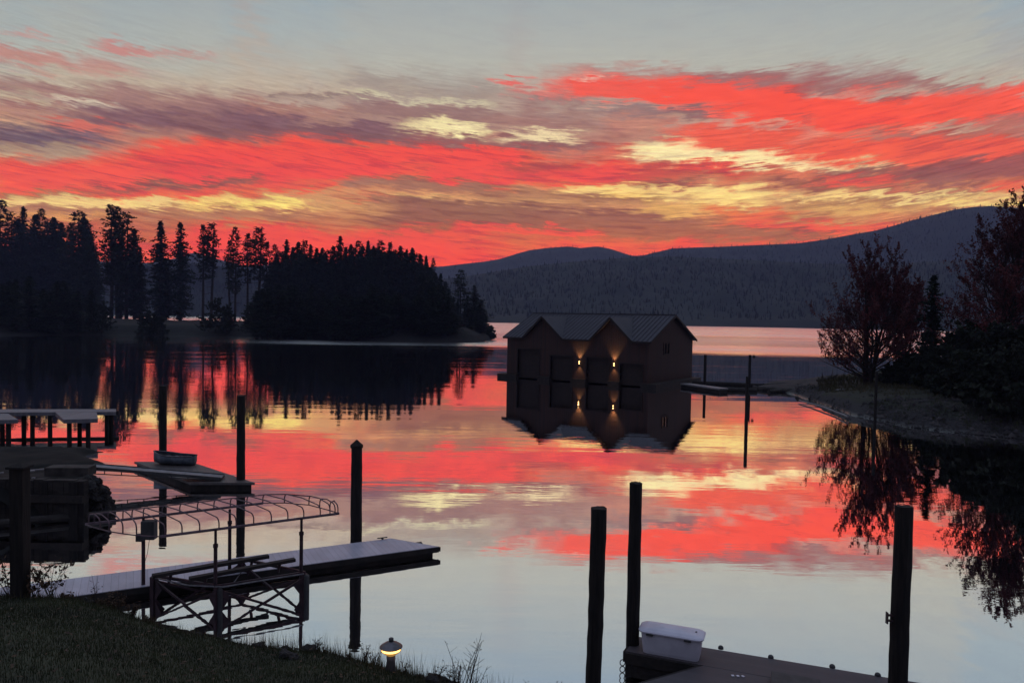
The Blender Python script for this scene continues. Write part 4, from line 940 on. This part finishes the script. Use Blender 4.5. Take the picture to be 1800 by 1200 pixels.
def hoop(pn, pf, hgt=.235):
    a = L_(at(*pn, HC)); b = L_(at(*pf, HC)); L = (b-a).length; d = (b-a).normalized(); c = min(.13, L*.35); u = Vector((0,0,1)); pts = [a, a+u*(hgt-c)]
    for k in range(1, 5): t = k/4*math.pi/2; pts.append(a+u*(hgt-c+c*math.sin(t))+d*c*(1-math.cos(t)))
    pts.append((a+b)/2+u*(hgt+.035))
    for k in range(4, 0, -1): t = k/4*math.pi/2; pts.append(b+u*(hgt-c+c*math.sin(t))-d*c*(1-math.cos(t)))
    pts += [b+u*(hgt-c), b]; MB().tube(pts, .014, 6).build('hoop', MAT['canopy'], cn); return b+u*hgt-d*c
yn = lambda x: 942.5-(x-282)*40.5/314; yf = lambda x: 921-(x-150)*37/312
HP = [((176,929.5),(156,yf(156))),((192,933.5),(166,yf(166))),((216,937.5),(190,yf(190))),((240,940.5),(216,yf(216))),((290,yn(290)),(232,yf(232)))]
HP += [((x,yn(x)),(f,yf(f))) for x, f in ((320,252),(351,285),(385,316),(415,347),(446,376),(477,405),(506,434),(534,462))]+[((563,yn(563)),(500,883.5)),((580,yn(580)),(543,887)),((589,yn(589)),(562,892)),((594,yn(594)),(580,897))]
tops = [hoop(a, b) for a, b in HP]
MB().tube(tops[:-2], .014, 6).build('purlin', MAT['canopy'], cn)
PB, PD, PA, PC = at(379,931,HC), at(530,911,HC), at(252,908,HC), at(404,893,HC)
for i, (P, zb_) in enumerate(((PB,-1.2),(PD,-1.2),(PA,-1.0),(PC,-1.2))):
    m = MB(); v = L_(P); m.tube([(v.x,v.y,HC-.02),(v.x,v.y,1.45)], .030, 8); m.tube([(v.x,v.y,1.48),(v.x,v.y,zb_)], .042, 8); m.tube([(v.x,v.y,1.48),(v.x,v.y,1.41)], .055, 8)
    m.build('canopy_post', MAT['steel'], bl)
v = L_(PA); MB().box((v.x+.14, v.y-.02, 1.50), (.30,.20,.42)).build('winch_box', MAT['grey'], bl, bevel=.02); MB().box((v.x-.04, v.y-.06, 1.33), (.16,.10,.16)).build('switch', MAT['grey'], bl)
MB().tube([(v.x+.14,v.y,1.3),(v.x+.09,v.y,.95),(v.x+.03,v.y,.75)], .006, 5).build('cord', MAT['grey'], bl)
FZ = .52
fa_, fb_, fc_, fdd = at(268,1013,FZ), at(383,1032,FZ), at(536,1008,FZ), at(425,984,FZ)
for P in (fa_, fb_, fc_, fdd):
    q = L_(P, 0); s = MB().box((q.x, q.y, -.18), (.085,.085,1.4)); s.build('corner_post', MAT['steel'], bl)
m = MB(); cyc = [fa_, fb_, fc_, fdd]
for i in range(4):
    a, b = L_(cyc[i], FZ+.03), L_(cyc[(i+1)%4], FZ+.03); m.beam(a, b, .045, .06)
m.build('upper_frame', MAT['steel'], bl)
m = MB()
for i in range(4):
    a, b = L_(cyc[i], -.55), L_(cyc[(i+1)%4], -.55); m.beam(a, b, .10, .10)
m.build('lower_frame', MAT['steel'], bl)
m = MB()
for i in range(4):
    a, b = L_(cyc[i], -.45), L_(cyc[(i+1)%4], .44); m.beam(a, b, .045, .05); a, b = L_(cyc[i], .44), L_(cyc[(i+1)%4], -.45); m.beam(a+Vector((.01,.04,0)), b+Vector((.01,.04,0)), .04, .045)
    for k, z0 in ((0, .26), (1, .26)):
        p, q = L_(cyc[i], z0), L_(cyc[(i+1)%4], z0); 
        if k: p, q = q, p
        d = (q-p).normalized()
        m.add([p+Vector((0,0,.24))+d*.05, p+d*.24+Vector((0,0,.0)), p-Vector((0,0,.28))+d*.05, p+Vector((0,0,.24))+d*.05+Vector((.012,.012,0)), p+d*.24+Vector((.012,.012,.0)), p-Vector((0,0,.28))+d*.05+Vector((.012,.012,0))], [(0,1,2),(5,4,3),(0,3,4,1),(1,4,5,2),(2,5,3,0)])
m.build('brace', MAT['steel'], bl)
for (x0, y0, x1, y1, z) in ((268,1012,472,977,.70), (333,1017,518,983,.70)):
    a, b = L_(at(x0,y0,z)), L_(at(x1,y1,z)); bk = MB().beam(a, b, .14, .07).build('bunk', MAT['darkwood'], bl)
    for t in (.15, .85): q = a.lerp(b, t); MB().beam(q-Vector((0,0,.03)), q-Vector((.03,.05,.22)), .05, .05).build('bunk_bracket', MAT['steel'], bk)
MB().tube([L_(at(432,994,.7)), L_(at(409,1026,.5))], .012, 6).build('stay', MAT['galv'], bl); MB().tube([L_(at(268,1014,.58)), L_(at(330,1028,.58)), L_(at(392,1031,.58)), L_(at(470,1018,.58)), L_(at(534,1008,.58))], .016, 6).build('bumper_rail', MAT['galv'], bl)
for P in (fb_, fc_): q = L_(P, 0); MB().lathe((q.x+.05, q.y-.03, 0), [(.06,-1.),(.06,.48),(.045,.51),(.01,.515)], 10).build('guide_post', MAT['grey'], bl)
tag(bl, 'rusty boat lift with bare hooped canopy frame beside the long dock', 'boat lift')

# ---------------------------------------------------------------- near dock with white box, cleats
nd = empty('near_dock', (3.3, 12.6, 0)); no = nd.location
MAT['neardeck'] = deckmat('near_dock_boards', (.085,.07,.075), (.055,.047,.052), R(69), .09, .6, .4, .5, .5)
c1, c2, c3 = pz(1100,1143.5,.5), pz(1566,1191,.5), pz(1236,1168.5,.5); q1 = Vector((2.27,13.76,0)); q2 = pz(1640,1203,.5)
c5 = c3+(pz(1126,1200,.5)-c3)*2.2; q3 = q2+Vector((2.5,-.95,0)); ln = lambda v: (v.x-no.x, v.y-no.y)
u2 = (pz(1566,1191,.5)-pz(1240,1137.5,.5)).normalized(); far0 = pz(1240,1137.5,.5); fe = far0+u2*6.2; q1 = far0-u2*1.25
MB().prism([ln(c1), ln(c3), ln(fe-Vector((.3,.75,0))), ln(fe), ln(far0), ln(q1)], .44, .50).build('deck', MAT['neardeck'], nd)
c6 = Vector((c5.x+4.5, c5.y-2., 0))
MB().prism([ln(c3), ln(c5), ln(c6), ln(fe-Vector((.3,.76,0)))], .437, .496).build('platform', MAT['neardeck'], nd)
m = MB()
def strip2(a, b, t, z0, z1):
    d = (b-a).normalized(); s = Vector((d.y, -d.x, 0))*t; m.prism([ln(a), ln(b), ln(b+s), ln(a+s)], z0, z1)
strip2(c1, c3, .05, .30, .485); strip2(q1, c1, .05, .30, .484); strip2(c1, c3, -.10, .05, .30); strip2(q1, c1, -.10, .04, .30); strip2(c3, c5, .05, .22, .49)
m.build('fascia', MAT['darkwood'], nd)
m = MB(); sh = lambda v: (v.x-no.x, v.y-no.y)
m.prism([ln(c1+Vector((.22,0.05,0))), ln(c3+Vector((.2,.1,0))), ln(fe-Vector((.5,.6,0))), ln(fe-Vector((.2,.1,0))), ln(q1+Vector((.25,-.12,0)))], -.4, .30); m.build('float', MAT['darkwood'], nd)
for k, z in enumerate((.28, .16, .04)):
    a = c1-no+Vector((-.05, .02, z)); t = MB().tube([a+Vector((math.cos(q)*.045, 0, math.sin(q)*.055)) for q in np.linspace(0, 6.28, 12)], .009, 5, False); t.build('mooring_ring', MAT['steel'], nd)
for px, py in ((1267,1138.5),(1355,1155),(1463,1171.5),(1543,1186.5)):
    v = pz(px, py, .5)-no; MB().lathe((v.x, v.y, .49), [(.050,0),(.050,.02),(.043,.04),(.026,.055),(.004,.060)], 12).build('bumper', MAT['grey'], nd)
tag(nd, 'dark boarded near dock at the bottom right corner', 'dock')
v = pz(1377,1196,.5); o = MB().box((v.x+.1, v.y-.25, .56), (.75,.5,.12), rz=R(-21)).build('rubber_mat', MAT['grey'], bevel=.02); tag(o, 'dark low slab lying on the near dock at the bottom edge', 'slab')
for k in range(3):
    v = pz(1288+9*k, 1187+k*.6, .5); o = MB().box((v.x, v.y, .505), (.045,.05,.008), rz=.3*k).build('reflector', MAT['white']); tag(o, 'tiny pale plate set in the near dock boards, one of three in a row', 'plate', 'tiny plates on the near dock')
# dock box
a = pz(1127,1148,.5); b = pz(1228,1166,.5); dr = (b-a).normalized(); Lb = (b-a).length; nb_ = Vector((-dr.y, dr.x, 0)); cb = (a+b)/2+nb_*.24
bx = empty('dock_box', (cb.x, cb.y, .502), math.atan2(dr.y, dr.x)); V = []; Fc = []
hb, db = .37, .44
def rrect(L, D, r, z, n=4):
    P = []
    for cx, cy, a0 in ((L/2-r, D/2-r, 0), (-L/2+r, D/2-r, 90), (-L/2+r, -D/2+r, 180), (L/2-r, -D/2+r, 270)):
        for k in range(n+1): t = R(a0+90*k/n); P.append((cx+r*math.cos(t), cy+r*math.sin(t), z))
    return P
def loft(rings):
    n = len(rings[0]); V = [p for r in rings for p in r]; Fc = []
    for i in range(len(rings)-1):
        for k in range(n): Fc.append((i*n+k, i*n+(k+1)%n, (i+1)*n+(k+1)%n, (i+1)*n+k))
    return V, Fc+[tuple(range(n-1,-1,-1)), tuple(range((len(rings)-1)*n, len(rings)*n))]
V, Fc = loft([rrect(Lb*.98, db*.88, .09, 0), rrect(Lb*1.0, db*.92, .10, .05), rrect(Lb*1.07, db*1.0, .11, hb)]); pydata('body', V, Fc, MAT['white'], bx)
V, Fc = loft([rrect(Lb*1.14, db*1.10, .12, hb+.002), rrect(Lb*1.15, db*1.11, .12, hb+.024), rrect(Lb*1.10, db*1.02, .12, hb+.042), rrect(Lb*.9, db*.75, .08, hb+.07), rrect(Lb*.4, db*.3, .05, hb+.088)]); ld_ = pydata('lid', V, Fc, MAT['white'], bx)
for x_ in (-.36*Lb, .30*Lb):
    MB().box((x_, -db*.53, hb-.01), (.12,.04,.035)).build('handle_recess', MAT['grey'], bx)
MB().box((.42*Lb, 0, hb+.065), (.03,.06,.02)).build('lid_latch', MAT['grey'], ld_)
tag(bx, 'white plastic dock box with domed lid on the near dock', 'dock box')

# ---------------------------------------------------------------- near bank: lawn falling to a ragged lip
LIP = [(-1200,980,10.5),(-200,1034,9.7),(0,1047,9.4),(130,1052,9.3),(200,1066,9.2),(250,1086,9.2),(330,1108,9.0),(430,1133,8.8),(560,1152,8.5),(650,1168,8.0),(720,1184,7.7),(800,1206,7.4),(900,1222,7.2),(1100,1250,6.6),(1500,1330,5.6),(2100,1500,4.2),(3400,1800,3.4)]
def lip(px):
    y, d = [float(np.interp(px, [p[0] for p in LIP], [p[k] for p in LIP])) for k in (1, 2)]
    v = atd(px, y, d); return v
def lawn_pt(px, s):
    v = lip(px); z0 = 4.7; n = .05*fb(v.x*s, v.y*s, .5, 3)*min(1, s*1.5); 
    z = z0+(v.z-z0)*(s**1.15) + n + .03*math.sin(v.x*1.3+s*4)
    return Vector((v.x*s, v.y*s, z))
V = []; Fc = []; pxs = list(np.arange(-1200, 3401, 20)); RN = 46
for px in pxs:
    v = lip(px); hd = math.hypot(v.x, v.y); ux, uy = v.x/hd, v.y/hd
    for j in range(RN+14):
        if j <= RN: p = lawn_pt(px, j/RN)
        else:
            t = (j-RN)/13.; d = hd+t*3.4; zl = lawn_pt(px, 1.).z; X, Y = ux*d, uy*d
            p = Vector((X+fb(X,Y,.9)*.15, Y+fb(Y,X,.9)*.15, zl*(1-t)**1.25-1.0*t+fb(X, Y, 1.1)*.25*math.sin(t*3.14)))
        V.append(tuple(p))
n = RN+14
for i in range(len(pxs)-1):
    for j in range(n-1): Fc.append((i*n+j, (i+1)*n+j, (i+1)*n+j+1, i*n+j+1))
# the lawn behind the viewer
k0 = len(V); V += [(-60,-60,5.2),(60,-60,5.2),(60,-.2,4.5),(-60,-.2,4.5)]; Fc.append((k0,k0+1,k0+2,k0+3))
def lawnmat():
    m = bpy.data.materials.new('lawn'); m.use_nodes = True; t = NT(m.node_tree); b = t.n['Principled BSDF']
    p = t.new('ShaderNodeNewGeometry').outputs['Position']; n = t.noise(p, 1.1, 4, .6); n2 = t.noise(p, 30, 3, .7)
    c = t.mix(t.rng(n, .35, .65), (.060,.068,.030), (.024,.030,.014)); t.put(b.inputs['Base Color'], t.mix(n2, c, (.02,.024,.012))); b.inputs['Roughness'].default_value = 1
    return m
MAT['lawn'] = lawnmat(); tag(pydata('lawn', V, Fc, MAT['lawn'], smooth=True), kind='structure')
# blades
P = []
def blades(num, pr, sr, hr, w, wmul=1., lean=.45):
    px = rs.uniform(pr[0], pr[1], num); s = sr[0]+(sr[1]-sr[0])*rs.uniform(0, 1, num)**.7
    for a, b in zip(px, s):
        p = lawn_pt(a, b) if b <= 1 else lawn_pt(a, 1.)
        if b > 1: hd = math.hypot(p.x, p.y); e = (b-1)*hd; p = Vector((p.x*b, p.y*b, p.z-e*.75))
        h = rs.uniform(*hr); t = rs.uniform(0, 6.28); l = lean*h*rs.uniform(0, 1); c, q = -math.sin(t)*w/2, math.cos(t)*w/2
        P.append([(p.x-c, p.y-q, p.z-.01), (p.x+c, p.y+q, p.z-.01), (p.x+math.cos(t)*l, p.y+math.sin(t)*l, p.z+h)])
blades(80000, (-100, 900), (.42, 1.0), (.015, .05), .007)
o = quick('lawn_grass', np.array(P), 3, MAT['turf']); tag(o, 'short dark green grass covering the near bank', 'grass', kind='stuff')
P = []
blades(5200, (-60, 900), (.955, 1.05), (.04, .15), .007, lean=.7); blades(700, (430, 900), (.98, 1.04), (.15, .32), .006, lean=.5)
o = quick('bank_grass', np.array(P), 3, MAT['dryturf']); tag(o, 'taller dry grass along the edge of the near bank', 'grass', kind='stuff')
lp_ = []
for i in range(420):
    p = lawn_pt(rs.uniform(-100, 850), rs.uniform(.5, 1.)); a = rs.uniform(0, 6.28); r = rs.uniform(.015, .032); c_, s_ = math.cos(a)*r, math.sin(a)*r; z = p.z+rs.uniform(.02, .045)
    lp_.append([(p.x-c_, p.y-s_, z), (p.x+s_*.5, p.y-c_*.5, z+rs.uniform(-.01,.01)), (p.x+c_, p.y+s_, z+rs.uniform(-.012,.015)), (p.x-s_*.5, p.y+c_*.5, z)])
tag(quick('fallen_leaves', np.array(lp_), 4, MAT['brownleaf']), 'brown fallen leaves scattered on the near lawn', 'leaves', kind='stuff')
# pebbles and weeds on the right hand beach
PB_ = []; dirs = np.array([[1,0,0],[-.5,.87,0],[-.5,-.87,0],[0,0,.75]])
for i in range(9000):
    px = rs.uniform(1400, 1960); dn, df = [float(np.interp(px, [p[0] for p in RIGHTS], [p[k] for p in RIGHTS])) for k in (1,2)]
    d = dn+rs.uniform(.2, 1)**1.6*9; z = strip_z(RIGHTS, px, d)
    if z < .0: continue
    r = rs.uniform(.03, .09)*(1 if rs.rand() < .97 else 3.2); a = rs.uniform(0, 6.28); c_, s_ = math.cos(a), math.sin(a); D = dirs*r*rs.uniform(.7, 1.4, (4, 1)); D = np.stack([D[:,0]*c_-D[:,1]*s_, D[:,0]*s_+D[:,1]*c_, D[:,2]], 1)+np.array([(px-900)/1300*d, d, z+.0])
    for q in ((0,1,3),(1,2,3),(2,0,3)): PB_.append(D[list(q)])
tag(quick('pebbles', np.array(PB_), 3, MAT['rock2']), 'pebbles and stones strewn over the right hand beach', 'pebbles', kind='stuff')
pts = []
for i in range(1500):
    px = rs.uniform(1400, 1960); dn, df, h = [float(np.interp(px, [p[0] for p in RIGHTS], [p[k] for p in RIGHTS])) for k in (1,2,3)]
    if fb(px, 0, .03) < .0: continue
    d = dn+rs.uniform(1.5, 10); z = strip_z(RIGHTS, px, d)
    if z > .12: pts.append(((px-900)/1300*d, d, z-.03))
tufts('beach_weeds', pts, rs.uniform(.10, .34, len(pts)), .03, MAT['turf'], 'scattered weeds growing on the gravel of the right hand beach', 'weeds', n=7)
# rocks on the lip
for i, (px, s, r) in enumerate([(505,.93,.13),(455,1.0,.10),(540,1.01,.12),(500,1.02,.09),(765,1.01,.15),(790,1.0,.12),(740,1.0,.07),(612,.99,.05),(345,1.02,.07),(385,1.02,.05),(975,1.0,.14),(150,1.02,.10),(300,1.0,.08)]):
    p = lawn_pt(px, s if s <= 1 else 1.); rock((p.x, p.y, p.z-.02), r, 30+i, ['dark rock on the lawn below the boat lift','','','','rounded rock at the bottom edge right of the garden lamp'][i] if i in (0, 4) else 'small rock half buried in the grassy edge of the near bank', .7, None if i in (0, 4) else 'small rocks along the bank edge')
for i, (px, s) in enumerate([(10,1.0),(22,1.01)]):
    p = lawn_pt(px, 1.); rock((p.x, p.y, p.z+.02), .045, 60+i, 'small white stone at the left foot of the capped post', .7, 'white stones by the capped post'); bpy.data.objects[-1] if 0 else None
for o in [o for o in col.objects if o.get('group') == 'white stones by the capped post']: o.data.materials.clear(); o.data.materials.append(MAT['white'])

# capped square post on the bank
p = lawn_pt(36, .985)
sp = empty('capped_post', p); zt = atd(34, 822, p.y).z-p.z; MB().box((0,0,zt/2-.2), (.165,.165,zt+.4)).build('post', MAT['pile'], sp, bevel=.008)
MB().add([(-.11,-.11,zt),(.11,-.11,zt),(.11,.11,zt),(-.11,.11,zt),(-.11,-.11,zt+.025),(.11,-.11,zt+.025),(.11,.11,zt+.025),(-.11,.11,zt+.025),(0,0,zt+.07)],
   [(3,2,1,0),(0,1,5,4),(1,2,6,5),(2,3,7,6),(3,0,4,7),(4,5,8),(5,6,8),(6,7,8),(7,4,8)]).build('cap', MAT['pile'], sp); tag(sp, 'square wooden post with pointed cap on the near bank at left', 'post')
# garden lamp
p = lawn_pt(687, .985); gz_ = atd(686, 1160, p.y)
gl = empty('garden_lamp', (p.x, p.y, p.z-.06)); Hh = atd(686, 1150, p.y).z-(p.z-.06)
MB().lathe((0,0,0), [(.062,0),(.058,.05),(.045,Hh*.75),(.047,Hh)], 18).build('pedestal', MAT['galv'], gl, True)
MB().lathe((0,0,Hh), [(.045,0),(.06,.01),(.10,.042),(.108,.052)], 20).build('bowl', emis('lamplit_bowl', (.8,.42,.10), .45), gl, True)  # bowl given dim emission, standing in for the lamplight on it
MB().lathe((0,0,Hh+.052), [(.100,0),(.100,.034)], 20).build('glass', MAT['glow'], gl, True)
MB().lathe((0,0,Hh+.086), [(.122,0),(.118,.006),(.075,.036),(.030,.058),(.028,.060)], 20).build('shade', MAT['galv'], gl, True)
MB().lathe((0,0,Hh+.146), [(.026,0),(.026,.03),(.018,.036)], 14).build('finial', MAT['grey'], gl, True)
l = bpy.data.lights.new('garden_lamp_light', 'POINT'); l.energy = 1.6; l.color = (1,.6,.22); l.shadow_soft_size = .08; lo = bpy.data.objects.new('garden_lamp_light', l); col.objects.link(lo); lo.parent = gl; lo.location = (0,0,Hh+.02)
tag(gl, 'small lit garden lamp with flared shade on the near bank', 'garden lamp')
# weeds and shrubs on the bank
def weed(px, ytip, label, n=7, spread=.5, leaf=.018, leafn=60, mt='brownleaf', s=1., group='weeds along the bank edge', name='weed', cat='weed'):
    p = lawn_pt(px, s); tip = atd(px, ytip, p.y); h = max(.06, tip.z-p.z); rr = random.Random(int(px*7)); m = MB(); tips = []
    for i in range(n):
        a = rr.uniform(0, 6.28); L = h*rr.uniform(.55, 1.); q = Vector((rr.uniform(-.2,.2)*h*.4, rr.uniform(-.1,.1)*h*.4, -.03)); e = q+Vector((math.cos(a)*spread*L, math.sin(a)*spread*L*.7, L)); mid = q.lerp(e, .5)+Vector((0,0,L*.08))
        m.tube([q, mid, e], [.004,.003,.0015], 4, False)
        for k in range(4):
            t = rr.uniform(.35, 1.); b = q.lerp(e, t); a2 = rr.uniform(0, 6.28); f = b+Vector((math.cos(a2), math.sin(a2), .7))*L*.16; m.tube([b, f], .0015, 3, False); tips.append(f); tips.append(b)
    root = empty(name, p); m.build('stem', MAT['bark'], root)
    r2 = np.random.RandomState(int(px)); T = np.array([list(t) for t in tips]); C = T[r2.randint(0, len(T), leafn)]+r2.normal(0, leaf*.8, (leafn, 3))
    d1 = r2.normal(0, 1, (leafn, 3)); d1 /= np.linalg.norm(d1, axis=1)[:, None]; d2 = r2.normal(0, 1, (leafn, 3)); d2 -= d1*(d1*d2).sum(1)[:, None]; d2 /= np.linalg.norm(d2, axis=1)[:, None]; s_ = (leaf*r2.uniform(.6, 1.3, leafn))[:, None]
    quick('leaves', np.stack([C-d1*s_, C-d2*s_*.45, C+d1*s_, C+d2*s_*.45], 1), 4, MAT[mt], root); tag(root, label, cat, group)
sg = 'leafy shrubs at the foot of the capped post'
weed(18, 975, 'leafy shrub left of the capped post', 10, .6, .030, 110, s=.99, group=sg, name='shrub', cat='shrub')
weed(62, 985, 'leafy shrub close to the right of the capped post', 12, .5, .028, 140, s=.99, group=sg, name='shrub', cat='shrub')
weed(92, 972, 'tallest leafy shrub right of the capped post, spreading branches over the water', 14, .55, .030, 170, s=1., group=sg, name='shrub', cat='shrub')
weed(120, 1035, 'low leafy shrub where the long dock begins', 8, .8, .022, 90, s=1., group=sg, name='shrub', cat='shrub')
for i, (px, yt, lab, n_, ln_) in enumerate([(165,1003,'lone thin seed stalk standing against the long dock',3,14),(180,1045,'low brown shrub in front of the long dock',12,260),(205,1038,'twiggy brown shrub between seed stalk and boat lift',12,260),(232,1052,'brown shrub at the foot of the boat lift winch post',12,260),(262,1075,'low brown shrub under the boat lift corner',10,160),(150,1050,'short dark weed beside the lone seed stalk',10,160)]):
    weed(px, yt, lab, n_, .6 if i else .15, .016, ln_, s=1., group='brown shrubs between dock and boat lift', name='shrub', cat='shrub')
for px, yt, lab, n_, ln_ in [(480,1132,'short weed on the bank right of the boat lift base',5,14),(556,1118,'branching weed just right of the last canopy post',9,60),(570,1128,'weed with dark seed heads right of the canopy post',8,50),(612,1140,'wispy weed on the bank before the capped pile',6,16),(640,1126,'dark weed touching the reflection of the capped pile',9,70),(658,1138,'weed leaning toward the garden lamp',9,60),(766,1160,'small dark headed weed right of the garden lamp',5,40),(815,1112,'tall thin grass stalks highest on the bank edge',8,26),(800,1150,'bushy green weed at the foot of the tall stalks',14,120),(832,1148,'sparse stalks leaning right at the end of the bank',6,18),(712,1155,'wispy weed just right of the garden lamp',6,14)]:
    weed(px, yt, lab, n_, .35, .012, ln_, s=.995)
for px, yt, lab in ((922,1190,'tiny weed tip poking up at the bottom edge, left one'),(985,1192,'tiny weed tip poking up at the bottom edge, right one')): weed(px, yt, lab, 6, .3, .012, 60, s=.995)

# ---------------------------------------------------------------- the morning air
hz = bpy.data.materials.new('morning_haze'); hz.use_nodes = True; t = NT(hz.node_tree); t.n.clear()
pv = t.new('ShaderNodeVolumePrincipled'); pv.inputs['Color'].default_value = (.43,.48,.88,1); pv.inputs['Density'].default_value = 2.0e-4; pv.inputs['Absorption Color'].default_value = (1,1,1,1)
o_ = t.new('ShaderNodeOutputMaterial'); t.l.new(pv.outputs[0], o_.inputs['Volume'])
hb_ = MB(); hb_.add([(x, y, z) for z in (-3., 480.) for x, y in ((-2750,-2750),(2750,-2750),(2750,2750),(-2750,2750))], [(3,2,1,0),(4,5,6,7),(0,1,5,4),(1,2,6,5),(2,3,7,6),(3,0,4,7)])
tag(hb_.build('haze', hz), 'pale blue morning haze softening the far hills', 'haze', kind='stuff')
